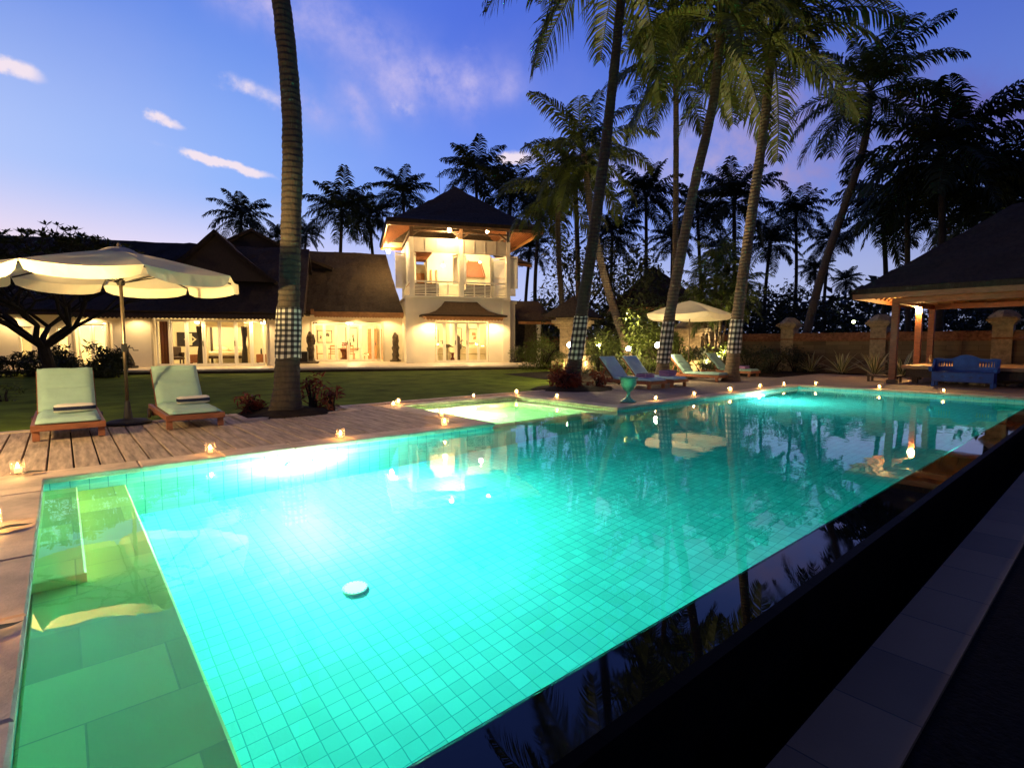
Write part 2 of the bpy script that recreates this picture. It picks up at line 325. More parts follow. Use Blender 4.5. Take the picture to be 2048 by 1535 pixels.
# ------------------------------------------------------------------ sky
W = bpy.data.worlds.new('World'); S.world = W; W.use_nodes = True
def sky():
    nt = W.node_tree; L = nt.links
    for n in list(nt.nodes): nt.nodes.remove(n)
    out = nd(nt, 'ShaderNodeOutputWorld'); bg = nd(nt, 'ShaderNodeBackground', Strength=1.0); L.new(bg.outputs[0], out.inputs[0])
    tc = nd(nt, 'ShaderNodeTexCoord')
    def dot(v):
        n = nd(nt, 'ShaderNodeVectorMath', operation='DOT_PRODUCT'); L.new(tc.outputs['Generated'], n.inputs[0]); n.inputs[1].default_value = v; return n.outputs['Value']
    az = math_(nt, 'ARCTAN2', dot(RT), dot(FH)); el = math_(nt, 'ARCSINE', dot((0, 0, 1)))
    azn = nd(nt, 'ShaderNodeMapRange'); L.new(az, azn.inputs[0]); azn.inputs[1].default_value = -pi; azn.inputs[2].default_value = pi
    def ramp(stops):
        r = nd(nt, 'ShaderNodeValToRGB'); e = r.color_ramp.elements
        for i, (d, c) in enumerate(stops):
            q = e[i] if i < 2 else e.new(0.5)
            q.position = (d + 180) / 360; q.color = srgb(*c)
        L.new(azn.outputs[0], r.inputs[0]); return r.outputs[0]
    back = [(-180, (40, 40, 74)), (-95, (90, 92, 150))]
    A = ramp(back + [(-46, (255, 228, 236)), (-28, (248, 232, 250)), (-8, (190, 202, 250)), (6, (138, 150, 226)), (18, (104, 108, 188)), (32, (64, 66, 130)), (46, (52, 54, 106)), (100, (26, 25, 54)), (180, (40, 40, 74))])
    B = ramp(back + [(-46, (182, 202, 252)), (-25, (146, 182, 252)), (-5, (120, 154, 248)), (8, (99, 120, 224)), (20, (94, 98, 190)), (32, (76, 72, 150)), (46, (58, 49, 112)), (100, (24, 22, 50)), (180, (34, 34, 68))])
    C = ramp(back + [(-46, (84, 130, 226)), (-25, (92, 132, 232)), (-5, (80, 112, 222)), (8, (72, 90, 196)), (20, (64, 66, 154)), (32, (56, 50, 124)), (46, (45, 37, 96)), (100, (20, 19, 46)), (180, (25, 28, 58))])
    D = ramp([(-180, (18, 20, 44)), (0, (30, 42, 100)), (180, (18, 20, 44))])
    def ss(a, b):
        n = nd(nt, 'ShaderNodeMapRange', interpolation_type='SMOOTHSTEP'); L.new(el, n.inputs[0]); n.inputs[1].default_value = radians(a); n.inputs[2].default_value = radians(b); return n.outputs[0]
    c = mixc(nt, ss(5, 15), A, B); c = mixc(nt, ss(13, 33), c, C); c = mixc(nt, ss(35, 75), c, D)
    # clouds: soft banks of thin cloud, lit pink from below
    n1 = nd(nt, 'ShaderNodeTexNoise', Scale=9.0, Detail=7.0, Roughness=0.6); L.new(tc.outputs['Generated'], n1.inputs['Vector'])
    n3 = nd(nt, 'ShaderNodeTexNoise', Scale=26.0, Detail=6.0, Roughness=0.6); L.new(tc.outputs['Generated'], n3.inputs['Vector'])
    sp = nd(nt, 'ShaderNodeSeparateColor'); L.new(n1.outputs['Color'], sp.inputs[0])
    waz = math_(nt, 'ADD', az, math_(nt, 'MULTIPLY_ADD', sp.outputs[0], 0.05, -0.025)); wel = math_(nt, 'ADD', el, math_(nt, 'MULTIPLY_ADD', sp.outputs[1], 0.05, -0.025))
    s3 = nd(nt, 'ShaderNodeSeparateColor'); L.new(n3.outputs['Color'], s3.inputs[0]); saz = math_(nt, 'ADD', az, math_(nt, 'MULTIPLY_ADD', s3.outputs[0], 0.05, -0.025)); sel = math_(nt, 'ADD', el, math_(nt, 'MULTIPLY_ADD', s3.outputs[1], 0.022, -0.011))
    tot = small = None
    for (px, py, rx, ry, rot, st) in CLOUDS:
        d = ray(px, py).normalized(); a0 = math.atan2(d.dot(RT), d.dot(FH)); e0 = math.asin(d.z)
        da = math_(nt, 'SUBTRACT', waz if ry > 20 else saz, a0); de = math_(nt, 'SUBTRACT', wel if ry > 20 else sel, e0)
        cr, sr = cos(radians(rot)), sin(radians(rot))
        x = math_(nt, 'ADD', math_(nt, 'MULTIPLY', da, cr * F / rx), math_(nt, 'MULTIPLY', de, sr * F / rx))
        y = math_(nt, 'ADD', math_(nt, 'MULTIPLY', da, -sr * F / ry), math_(nt, 'MULTIPLY', de, cr * F / ry))
        q = math_(nt, 'MULTIPLY', math_(nt, 'EXPONENT', math_(nt, 'MULTIPLY', math_(nt, 'ADD', math_(nt, 'MULTIPLY', x, x), math_(nt, 'MULTIPLY', y, y)), -1.0)), st)
        if ry > 20: tot = q if tot is None else math_(nt, 'ADD', tot, q)
        else: small = q if small is None else math_(nt, 'ADD', small, q)
    tex = nd(nt, 'ShaderNodeMapRange'); L.new(n3.outputs[0], tex.inputs[0]); tex.inputs[1].default_value = 0.30; tex.inputs[2].default_value = 0.66
    cl = math_(nt, 'MINIMUM', math_(nt, 'MULTIPLY', tot, math_(nt, 'MULTIPLY_ADD', tex.outputs[0], 0.9, 0.25)), 0.92)
    n4 = nd(nt, 'ShaderNodeTexNoise', Scale=3.2, Detail=6.0, Roughness=0.55); L.new(tc.outputs['Generated'], n4.inputs['Vector'])
    veil = nd(nt, 'ShaderNodeMapRange'); L.new(n4.outputs[0], veil.inputs[0]); veil.inputs[1].default_value = 0.5; veil.inputs[2].default_value = 0.75; veil.inputs[4].default_value = 0.10
    ccol = mixc(nt, ss(6, 22), srgb(250, 234, 242), srgb(196, 188, 238))
    side = nd(nt, 'ShaderNodeMapRange'); L.new(az, side.inputs[0]); side.inputs[1].default_value = radians(8); side.inputs[2].default_value = radians(40)
    ccol = mixc(nt, side.outputs[0], ccol, srgb(112, 88, 160))
    c = mixc(nt, veil.outputs[0], c, ccol); c = mixc(nt, cl, c, ccol)
    if small is not None:
        k = nd(nt, 'ShaderNodeMapRange', interpolation_type='SMOOTHSTEP'); L.new(math_(nt, 'MULTIPLY', small, math_(nt, 'MULTIPLY_ADD', tex.outputs[0], 0.7, 0.45)), k.inputs[0]); k.inputs[1].default_value = 0.30; k.inputs[2].default_value = 1.1; k.inputs[4].default_value = 0.9
        c = mixc(nt, k.outputs[0], c, srgb(250, 232, 240))
    L.new(c, bg.inputs[0])
CLOUDS = [(322, 240, 30, 9, -12, 1.9), (440, 325, 80, 8, -9, 1.9), (20, 133, 36, 12, -8, 1.8), (505, 182, 80, 20, -8, 0.9), (620, 220, 45, 26, -25, 0.6), (690, 55, 130, 42, -12, 0.5),
          (800, 170, 60, 38, -10, 0.7), (880, 165, 40, 24, -10, 0.6), (938, 178, 26, 40, -8, 0.7), (715, 222, 26, 46, 30, 0.6), (815, 220, 40, 20, -8, 0.55), (520, 12, 90, 28, -10, 0.6),
          (1010, 165, 40, 30, 0, 0.55), (945, 95, 40, 18, 0, 0.5), (1020, 316, 26, 10, 0, 1.6), (1060, 310, 50, 20, 0, 0.7), (1190, 350, 110, 40, 0, 0.5), (1480, 260, 160, 60, 10, 0.7), (1560, 350, 160, 50, 0, 0.65), (1900, 230, 190, 50, -20, 0.55), (205, 285, 120, 14, -6, 0.2)]
sky()
sun = bpy.data.lights.new('dusk_sun', 'SUN'); sun.energy = 0.04; sun.angle = radians(20); sun.color = (1, 0.75, 0.65)
so = bpy.data.objects.new('dusk_sun', sun); COL.objects.link(so)
so.rotation_euler = (-(FH * 0.9 - RT * 0.8) + Vector((0, 0, -0.12))).to_track_quat('-Z', 'Y').to_euler()

# ------------------------------------------------------------------ ground, pool, decks
X0, X1, Y0, Y1, ZW, ZF = -0.2, 16.27, 1.36, 6.27, -0.08, -1.5
SX0, SX1, SY1 = 4.95, 7.95, 9.2
g = MB(); hx0, hx1, hy0, hy1 = -1.6, 17.2, -3.0, 9.75; B = 400
for a in ((-B, hx0, -B, B), (hx1, B, -B, B), (hx0, hx1, hy1, B), (hx0, hx1, -B, hy0)):
    nx = 1
    g.quad((a[0], a[2], -0.03), (a[1], a[2], -0.03), (a[1], a[3], -0.03), (a[0], a[3], -0.03))
struct(g.build('lawn', LAWN))
b = MB(); b.quad((hx0, hy0, -0.9), (hx1, hy0, -0.9), (hx1, 1.3, -0.9), (hx0, 1.3, -0.9))
b.quad((hx0, hy0, -0.9), (hx0, hy0, -0.03), (hx1, hy0, -0.03), (hx1, hy0, -0.9)); b.quad((hx1, hy0, -0.9), (hx1, hy0, -0.03), (hx1, 1.08, -0.03), (hx1, 1.08, -0.9))
b.quad((hx0, hy0, -0.47), (hx1, hy0, -0.47), (hx1, 0.499, -0.47), (hx0, 0.499, -0.47))
struct(b.build('lower_ground', UNLIT))
b = MB(); b.box(-1.6, 17.1, 0.50, 0.84, -1.0, -0.45); struct(b.build('stone_path', PATHST))
b = MB(); b.box(X0 - 0.2, X1 + 0.6, 1.08, Y0, -1.1, ZW - 0.003); struct(b.build('pool_rim', RIM))
# basin
b = MB()
b.quad((X0, Y0, ZF), (X1, Y0, ZF), (X1, Y1, ZF), (X0, Y1, ZF)); struct(b.build('pool_floor', TILE))
b = MB()
def wall(p, q, z0, z1): b.quad((p[0], p[1], z0), (q[0], q[1], z0), (q[0], q[1], z1), (p[0], p[1], z1))
ZT = -0.02
wall((X0, Y0), (X1, Y0), ZF, ZW - 0.01); wall((X1, Y0), (X1, Y1), ZF, ZT); wall((X1, Y1), (SX1, Y1), ZF, ZT); wall((SX1, Y1), (SX0, Y1), ZF, -0.42)
wall((SX0, Y1), (X0, Y1), ZF, ZT); wall((X0, Y1), (X0, Y0), ZF, ZT)
struct(b.build('pool_wall', TILEW))
b = MB(); b.quad((SX0, Y1, -0.95), (SX1, Y1, -0.95), (SX1, SY1, -0.95), (SX0, SY1, -0.95))
wall((SX1, Y1), (SX1, SY1), -0.95, ZT); wall((SX1, SY1), (SX0, SY1), -0.95, ZT); wall((SX0, SY1), (SX0, Y1), -0.95, ZT)
struct(b.build('spa_basin', SPAT))
b = MB(); b.bbox(SX0, SX1, Y1 + 0.01, Y1 + 0.32, -0.95, -0.115, 0.015)
b.bbox(SX1 - 0.30, SX1 - 0.001, Y1 + 0.32, SY1 - 0.001, -0.95, -0.15, 0.015); b.bbox(SX0 + 0.001, SX1 - 0.30, SY1 - 0.30, SY1 - 0.001, -0.95, -0.15, 0.015)
struct(b.build('spa_ledge', SAND))
b = MB(); b.bbox(X0 + 0.001, 0.41, Y0 + 0.001, Y1 - 0.001, ZF + 0.001, -0.42, 0.012); struct(b.build('pool_bench', STEPST))
b = MB(); b.bbox(X0 + 0.002, 0.05, 3.92, Y1 - 0.002, -0.419, -0.25, 0.012); struct(b.build('pool_step', STEPST))
# water
def water_mat():
    m, nt, out = newmat('water'); L = nt.links
    gl = nd(nt, 'ShaderNodeBsdfGlass', IOR=1.33, Roughness=0.0); gl.inputs['Color'].default_value = (1, 1, 1, 1)
    tc = nd(nt, 'ShaderNodeTexCoord'); n1 = nd(nt, 'ShaderNodeTexNoise', Scale=2.2, Detail=2.0); n2 = nd(nt, 'ShaderNodeTexNoise', Scale=9.0, Detail=2.0)
    L.new(tc.outputs['Object'], n1.inputs[0]); L.new(tc.outputs['Object'], n2.inputs[0])
    h = math_(nt, 'ADD', n1.outputs[0], math_(nt, 'MULTIPLY', n2.outputs[0], 0.12))
    bp = nd(nt, 'ShaderNodeBump', Strength=0.10, Distance=0.02); L.new(h, bp.inputs['Height']); L.new(bp.outputs[0], gl.inputs['Normal'])
    L.new(gl.outputs[0], out.inputs[0])
    ab = nd(nt, 'ShaderNodeVolumeAbsorption', Density=0.8); ab.inputs[0].default_value = (0.58, 0.965, 0.955, 1); L.new(ab.outputs[0], out.inputs[1]); return m
wm = MB(); e = 0.02
wm.prism([(X0-e, Y0-0.008), (X1+e, Y0-0.008), (X1+e, Y1+e), (SX1+e, Y1+e), (SX1+e, SY1+e), (SX0-e, SY1+e), (SX0-e, Y1+e), (X0-e, Y1+e)], -1.6, ZW)
water = struct(wm.build('water', water_mat()))
# coping
b = MB(); W1 = 0.34; ov = 0.025
def cop(x0, x1, y0, y1, n, along):
    for i in range(n):
        a, c = i / n, (i + 1) / n; gap = 0.004; dz = R.uniform(-0.002, 0.002)
        if along == 'x': b.bbox(x0+(x1-x0)*a+gap, x0+(x1-x0)*c-gap, y0, y1, -0.055, dz, 0.010)
        else: b.bbox(x0, x1, y0+(y1-y0)*a+gap, y0+(y1-y0)*c-gap, -0.055, dz, 0.010)
cop(X0, SX0 + ov, Y1 - ov, Y1 + W1, 7, 'x'); cop(-1.6, X0 + ov, -1.2, Y1 + W1, 9, 'y'); cop(SX0 - W1, SX0 + ov, Y1 + W1, SY1, 4, 'y')
cop(SX0 - W1, SX1 + W1, SY1 - ov, SY1 + W1, 5, 'x'); cop(SX1 - ov, SX1 + W1, Y1 + W1, SY1 - ov, 4, 'y'); cop(SX1 - ov, X1 - ov, Y1 - ov, Y1 + W1, 10, 'x'); cop(X1 - ov, X1 + W1, 1.0, Y1 + W1, 7, 'y')
struct(b.build('pool_coping', SAND))
b = MB(); b.box(-1.6, X0 - 0.01, -1.2, Y1 + W1, -0.30, -0.06); b.box(-1.6, SX0 - W1, Y1 + 0.01, 9.75, -0.30, -0.06); b.box(SX0 - W1, SX0 - 0.003, Y1 + 0.01, 9.75, -0.30, -0.06); b.box(SX0, SX1, SY1 + 0.005, 9.75, -0.3, -0.06)
b.box(SX1 + 0.003, 17.2, Y1 + 0.005, 9.75, -0.3, -0.06); b.box(X1 + 0.003, 17.2, 1.0, Y1, -0.3, -0.06); b.box(17.2, 23.4, -3, 10, -0.2, -0.06)
struct(b.build('deck_base', SOIL))
def boards(name, mat, x0, x1, y0, y1f, w, gap):
    b = MB(); x = x0
    while x < x1 - 0.02:
        xe = min(x + w, x1); y1 = y1f((x + xe) / 2); ys = [y0, y0 + (y1 - y0) * R.uniform(0.35, 0.65), y1]
        for i in (0, 1): b.bbox(x + gap/2, xe - gap/2, ys[i] + 0.002, ys[i+1] - 0.002, -0.045, R.uniform(-0.010, -0.004), 0.004)
        x = xe
    return struct(b.build(name, mat))
boards('wooden_deck', DECKM, -1.6, SX0 - W1, Y1 + W1 + 0.006, lambda x: 9.02 if 2.15 < x < 4.05 else 9.75, 0.205, 0.016)
boards('poolside_deck', DECKR, SX1 + W1 + 0.006, X1 + W1, Y1 + W1 + 0.006, lambda x: 9.75, 0.15, 0.010)
boards('far_deck', DECKR, X1 + W1 + 0.006, 23.4, -3, lambda x: 9.75 if x < 19.4 else 8.2, 0.15, 0.010)
b = MB()
for x0, x1, y0, y1 in ((-1.6, 2.1, 9.75, 9.93), (2.1, 4.1, 9.03, 9.16), (2.1, 2.24, 9.16, 9.93), (3.96, 4.1, 9.16, 9.93), (4.1, 8.3, 9.75, 9.93), (8.3, 19.4, 9.75, 9.88)):
    n = max(1, round((x1 - x0) / 0.8))
    for i in range(n): b.bbox(x0+(x1-x0)*i/n+0.004, x0+(x1-x0)*(i+1)/n-0.004, y0, y1, -0.08, 0.006 + R.uniform(-0.003, 0.003), 0.012)
struct(b.build('stone_kerb', SAND))
b = MB()
for c, r, h in (((2.95, 9.62, -0.05), 0.85, 0.13), ((10.5, 9.75, -0.06), 1.25, 0.14), ((17.0, 11.9, -0.06), 2.6, 0.1)):
    b.lathe([(r, 0), (r*0.8, h*0.6), (r*0.4, h*0.95), (0.0, h)], 20, c)
rough(b, 0.05, 3.0); struct(b.build('soil', SOIL, smooth=True))
b = MB(); b.quad((11.9, 9.88, -0.022), (60, 9.88, -0.022), (60, 22, -0.022), (13.5, 16.5, -0.022)); b.quad((19.4, 8.2, -0.022), (40, 8.2, -0.022), (40, 9.88, -0.022), (19.4, 9.88, -0.022)); b.quad((23.4, -10, -0.022), (40, -10, -0.022), (40, 8.2, -0.022), (23.4, 8.2, -0.022))
struct(b.build('planting_bed', SOIL))
# garden path behind the lawn
b = MB(); pa, pb = G(1100, 730), G(1300, 737)
d = (pb - pa); nrm = Vector((-d.y, d.x, 0)).normalized() * 0.9
for i in range(10):
    p, q = pa + d * (i / 10 + 0.004), pa + d * ((i + 1) / 10 - 0.004)
    b.add([p - nrm, q - nrm, q + nrm, p + nrm], [(0, 1, 2, 3)])
b.v = [(x, y, 0.0) for x, y, z in b.v]; struct(b.build('garden_path', TERR))

# pool fittings
def pool_lamp(label, x, y, z, power, col=(0.90, 1.0, 0.93)):
    t = thing('pool_lamp', label, 'pool lamp', (x, y, z), 0, 'lamps in the pool walls')
    m = MB(); m.lathe([(0.0, 0.0), (0.15, 0.0), (0.15, 0.018), (0.135, 0.03), (0.124, 0.022)], 24); m.v = [(a, -c, bz) for a, bz, c in m.v]; m.build('ring', WHITE, t, smooth=True)
    m = MB(); m.lathe([(0.123, 0.024), (0.105, 0.055), (0.06, 0.078), (0.0, 0.085)], 24); m.v = [(a, -c, bz) for a, bz, c in m.v]; m.build('lens', POOLLENS, t, smooth=True)
    lamp('underwater_light', 'POINT', (x, y - 0.17, z), power * 0.30, col, 0.05)
    lamp('underwater_beam', 'SPOT', (x, y - 0.10, z), power * (1.9 if power > 1000 else 0.9), (1.0, 0.90, 0.72), 0.05, 128, (x + 0.25, y - 1.15, ZF), 1.0)
pool_lamp('round underwater lamp burning white in the near pool wall below the deck', 2.06, Y1 - 0.002, -0.55, 1300)
pool_lamp('round underwater lamp in the pool wall below the far candles', 13.6, Y1 - 0.002, -0.55, 520)
t = thing('pool_drain', 'round white drain cover on the tiled pool floor', 'drain', (1.64, 3.80, ZF + 0.002))
m = MB(); m.lathe([(0.0, 0.02), (0.092, 0.02), (0.098, 0.008), (0.098, 0.0)], 24); m.build('cover', WHITE, t, smooth=False)
m = MB()
for k in range(18):
    a = 2*pi*k/18; m.box(0.084*cos(a)-0.004, 0.084*cos(a)+0.004, 0.084*sin(a)-0.004, 0.084*sin(a)+0.004, 0.0105, 0.0215)
m.tube([(0.084*cos(2*pi*k/24), 0.084*sin(2*pi*k/24), 0.0150) for k in range(25)], 0.0045, 5); m.build('grille', METAL, t)
lamp('spa_light', 'POINT', (6.0, 8.50, -0.45), 300, (0.95, 1.0, 0.62), 0.06)
t = thing('spa_lamp', 'small round underwater lamp in the back wall of the spa', 'spa lamp', (6.0, SY1 - 0.32, -0.45))
m = MB(); m.lathe([(0.0, 0.0), (0.09, 0.0), (0.09, 0.018), (0.06, 0.03)], 16); m.v = [(a, -c, bz) for a, bz, c in m.v]; m.build('ring', WHITE, t, smooth=True)
m = MB(); m.lathe([(0.06, 0.03), (0.0, 0.034)], 16); m.v = [(a, -c, bz) for a, bz, c in m.v]; m.build('lens', POOLLENS, t, smooth=True)
# the far-left lamp that shines through the water at the end of the pool

# ------------------------------------------------------------------ candles
cg = MB(); cg.lathe([(0.055, 0.0), (0.058, 0.01), (0.058, 0.13), (0.055, 0.13), (0.054, 0.012), (0.0, 0.010)], 18)
CG = cg.mesh('glass', GLASS, True)
cw = MB(); cw.lathe([(0.030, 0.011), (0.031, 0.05), (0.026, 0.056), (0.0, 0.052)], 12); CW = cw.mesh('candle', WAX, True)
cf = MB(); cf.lathe([(0.0, 0.052), (0.011, 0.062), (0.013, 0.074), (0.007, 0.094), (0.0, 0.11)], 8); CF = cf.mesh('flame', FLAME, True)
CANDLES = [(-0.40, 4.72, 'largest glass candle holder, on the left coping at the picture edge'),
 (-0.335, 3.02, 'glass candle holder on the left coping, cut by the picture edge below the largest one'),
 (-0.36, 6.62, 'glass candle holder at the pool corner in front of the left lounger'),
 (1.19, 6.50, 'glass candle holder on the coping in front of the right pale green lounger'),
 (2.65, 6.48, 'glass candle holder on the coping between the lounger and the spa'),
 (4.22, 6.48, 'glass candle holder on the deck corner beside the spa mouth, nearer of two'),
 (4.72, 7.33, 'glass candle holder on the left edge of the spa behind the deck corner one'),
 (4.80, 9.16, 'glass candle holder at the back left spa corner, nearer of the close pair'),
 (5.05, 9.42, 'glass candle holder at the back left spa corner, farther of the close pair'),
 (6.90, 9.42, 'glass candle holder in the middle of the back edge of the spa'),
 (8.14, 9.40, 'glass candle holder at the back right corner of the spa'),
 (8.15, 8.07, 'glass candle holder on the right edge of the spa before the red plant'),
 (9.52, 6.50, 'glass candle holder on the coping beside the green urn'),
 (10.96, 6.46, 'glass candle holder on the coping in front of the blue loungers'),
 (12.67, 6.48, 'glass candle holder on the coping in front of the third lounger'),
 (14.28, 6.48, 'glass candle holder on the coping in front of the farthest lounger'),
 (15.75, 6.46, 'glass candle holder left of the far pool corner'),
 (16.45, 5.87, 'glass candle holder right of the far pool corner'),
 (16.46, 4.32, 'glass candle holder on the far coping in front of the pavilion post'),
 (16.47, 2.98, 'glass candle holder on the far coping in front of the blue bench')]
for x, y, lab in CANDLES:
    t = thing('candle_holder', lab, 'candle holder', (x, y, 0.003), R.uniform(0, 6), 'candles along the pool edge')
    for n, me in (('glass', CG), ('candle', CW), ('flame', CF)):
        o = link(n, me, t); k = R.uniform(0.85, 1.12); o.scale = (1, 1, 1) if n == 'glass' else ((R.uniform(0.8, 1.15),)*2 + (k,))
    sc = R.uniform(0.82, 1.02); t.scale = (sc, sc, sc)
def fallen_leaf(x, y, rz, label, s=1.0):
    m = MB(); n = 8; vs = []
    for i in range(n + 1):
        u = i / n; w = 0.035 * s * sin(pi * min(u * 1.05, 1)) ** 0.8; z = 0.006 + 0.02 * s * u * u + 0.01 * sin(5 * u)
        vs += [(u * 0.22 * s, -w, z + w * 0.3), (u * 0.22 * s, 0, z), (u * 0.22 * s, w, z + w * 0.3)]
    m.add(vs, [f for i in range(n) for f in ((i*3, i*3+3, i*3+4, i*3+1), (i*3+1, i*3+4, i*3+5, i*3+2))])
    tag(m.build('leaf', LEAFD, None, (x, y, 0.003), rz, True), label, 'leaf')
fallen_leaf(-0.40, 4.60, 0.3, 'dark leaf lying under the largest candle holder')
fallen_leaf(-0.36, 6.50, 0.2, 'dark leaf lying beside the candle at the pool corner')
fallen_leaf(-0.36, 2.95, 0.4, 'dark leaf lying under the candle cut by the picture edge', 0.9)

# ------------------------------------------------------------------ the villa (local axes: u along the front, v into the house)
villa = thing('villa', 'white villa with a two storey tower, dark thatched roofs and lit glass doors', 'house', HO, HANG)
def openwall(b, u0, u1, v0, v1, z0, z1, ops):
    us = sorted({u0, u1, *[o[0] for o in ops], *[o[1] for o in ops]})
    for a, c in zip(us, us[1:]):
        zz = z0
        for o in sorted([o for o in ops if o[0] <= a + 1e-6 and o[1] >= c - 1e-6], key=lambda o: o[2]):
            if o[2] > zz + 1e-4: b.box(a, c, v0, v1, zz, o[2])
            zz = o[3]
        if zz < z1: b.box(a, c, v0, v1, zz, z1)
def patch(b, A, Bp, Cp, D, nx, ny, amp=0.04, th=0.22, sag=0.0):       # thick roof slope, A-B eave, D-C ridge
    A, Bp, Cp, D = map(Vector, (A, Bp, Cp, D)); nrm = (Bp - A).cross(D - A).normalized()
    if nrm.z < 0: nrm = -nrm
    vs = []
    for lay in (0, 1):
        for j in range(ny + 1):
            t = j / ny
            for i in range(nx + 1):
                s = i / nx; p = A.lerp(Bp, s).lerp(D.lerp(Cp, s), t)
                p.z -= sag * sin(pi * t)
                if lay == 0: p = p + nrm * (mnoise.noise(p * 1.7) * amp + mnoise.noise(p * 6) * amp * 0.5)
                else: p = p - nrm * th
                vs.append(p)
    n = (nx + 1) * (ny + 1); fs = []
    ix = lambda l, j, i: l * n + j * (nx + 1) + i
    for j in range(ny):
        for i in range(nx):
            fs.append((ix(0,j,i), ix(0,j,i+1), ix(0,j+1,i+1), ix(0,j+1,i))); fs.append((ix(1,j,i), ix(1,j+1,i), ix(1,j+1,i+1), ix(1,j,i+1)))
    for i in range(nx): fs += [(ix(0,0,i), ix(1,0,i), ix(1,0,i+1), ix(0,0,i+1)), (ix(0,ny,i), ix(0,ny,i+1), ix(1,ny,i+1), ix(1,ny,i))]
    for j in range(ny): fs += [(ix(0,j,0), ix(0,j+1,0), ix(1,j+1,0), ix(1,j,0)), (ix(0,j,nx), ix(1,j,nx), ix(1,j+1,nx), ix(0,j+1,nx))]
    b.add(vs, fs)
def scallops(b, u0, u1, v, z, w=0.16, h=0.12):
    n = int((u1 - u0) / w)
    for i in range(n):
        a = u0 + (u1 - u0) * i / n; c = a + (u1 - u0) / n; m = (a + c) / 2
        b.extr([(a, z), (a, z - h*0.45), (m, z - h), (c, z - h*0.45), (c, z)], v, v + 0.02)
# terrace
b = MB(); b.bbox(-13.2, 6.7, -4.65, 8.2, 0.07, 0.15, 0.01); b.bbox(-22.5, -13.204, -2.5, 8.2, 0.07, 0.149, 0.01)
struct(b.build('terrace', TERR, None, HO, HANG))
b = MB(); b.box(-13.1, 6.6, -4.58, 8.1, -0.1, 0.07); b.box(-22.4, -13.1, -2.42, 8.1, -0.1, 0.07); struct(b.build('terrace_base', M('dark_riser', (0.045, 0.032, 0.022), 0.9, 0.4, 6, 0.2, 40), None, HO, HANG))
Z0 = 0.15
# walls: long wing
b = MB()
openwall(b, -12.62, -5.9, -1.7, -1.45, Z0, 2.75, [(-11.32, -6.72, Z0, 2.37)])
openwall(b, -22.4, -12.62, -1.25, -1.0, Z0, 2.75, [(-16.47, -16.0, 0.45, 1.93), (-15.83, -15.37, 0.45, 1.93), (-15.12, -14.70, 0.45, 1.94), (-14.42, -13.26, Z0, 2.10), (-19.6, -18.4, Z0, 2.1)])
b.box(-12.87, -12.62, -1.7, -1.25, Z0, 2.75)
b.box(-6.15, -5.9, -1.45, 6.4, Z0, 2.85); b.box(-12.8, -12.6, -1.0, 3.2, Z0, 2.62)
openwall(b, -5.9, 0.0, 3.2, 3.45, Z0, 3.3, [(-5.0, -1.13, Z0, 2.42)])
b.build('wall', PLASTER, villa, label='white wall of the long low wing')
b = MB(); b.quad((-12.6, 3.2, Z0), (-6.15, 3.2, Z0), (-6.15, 3.2, 2.62), (-12.6, 3.2, 2.62)); b.quad((-12.62, -1.45, 2.62), (-6.15, -1.45, 2.62), (-6.15, 3.2, 2.62), (-12.62, 3.2, 2.62))
b.quad((-22.3, 2.4, Z0), (-12.8, 2.4, Z0), (-12.8, 2.4, 2.62), (-22.3, 2.4, 2.62)); b.quad((-22.3, -1.0, 2.615), (-12.8, -1.0, 2.615), (-12.8, 2.4, 2.615), (-22.3, 2.4, 2.615))
b.quad((-5.9, 7.2, Z0), (-0.2, 7.2, Z0), (-0.2, 7.2, 3.0), (-5.9, 7.2, 3.0)); b.quad((-5.9, 3.45, 3.0), (0, 3.45, 3.0), (0, 7.2, 3.0), (-5.9, 7.2, 3.0)); b.quad((-0.2, 3.45, Z0), (-0.2, 7.2, Z0), (-0.2, 7.2, 3.0), (-0.2, 3.45, 3.0))
b.build('inner_wall', PLASTER_IN, villa)
b = MB()
for u0, u1, v0, v1 in ((-12.6, -6.15, -1.45, 3.2), (-22.3, -12.8, -1.0, 2.4), (-5.9, 0, 3.45, 7.2), (0.2, 5.5, 0.25, 4.8)): b.quad((u0, v0, Z0+0.006), (u1, v0, Z0+0.006), (u1, v1, Z0+0.006), (u0, v1, Z0+0.006))
b.build('floor', M('floor_tile', (0.55, 0.42, 0.26), 0.35, 0.1, 2, 0.03, 20), villa)
# roofs of the wing
b = MB()
patch(b, (-23, -2.75, 2.60), (-4.95, -2.75, 2.60), (-4.95, 2.0, 6.28), (-23, 2.0, 6.28), 60, 16, 0.06, 0.22, 0.10); patch(b, (-4.95, 6.7, 2.6), (-23, 6.7, 2.6), (-23, 2.0, 6.28), (-4.95, 2.0, 6.28), 20, 5)
b.extr([(-1.9, 2.75), (5.9, 2.75), (2.0, 5.9)], -5.3, -5.1)
b.v[-6:] = [(y, x, z) for x, y, z in b.v[-6:]]
b.build('roof', THATCH_DK, villa, smooth=False, label='long dark thatched roof of the low wing')
b = MB()
patch(b, (-5.35, 0.40, 2.86), (-0.12, 0.40, 2.86), (-0.75, 5.0, 6.68), (-5.6, 5.0, 6.68), 26, 18, 0.06, 0.22, 0.12); patch(b, (-0.12, 9.6, 2.86), (-5.35, 9.6, 2.86), (-5.6, 5.0, 6.68), (-0.75, 5.0, 6.68), 8, 4)
b.build('roof', THATCH_MID, villa, label='thatched roof over the dining room beside the tower')
b = MB()
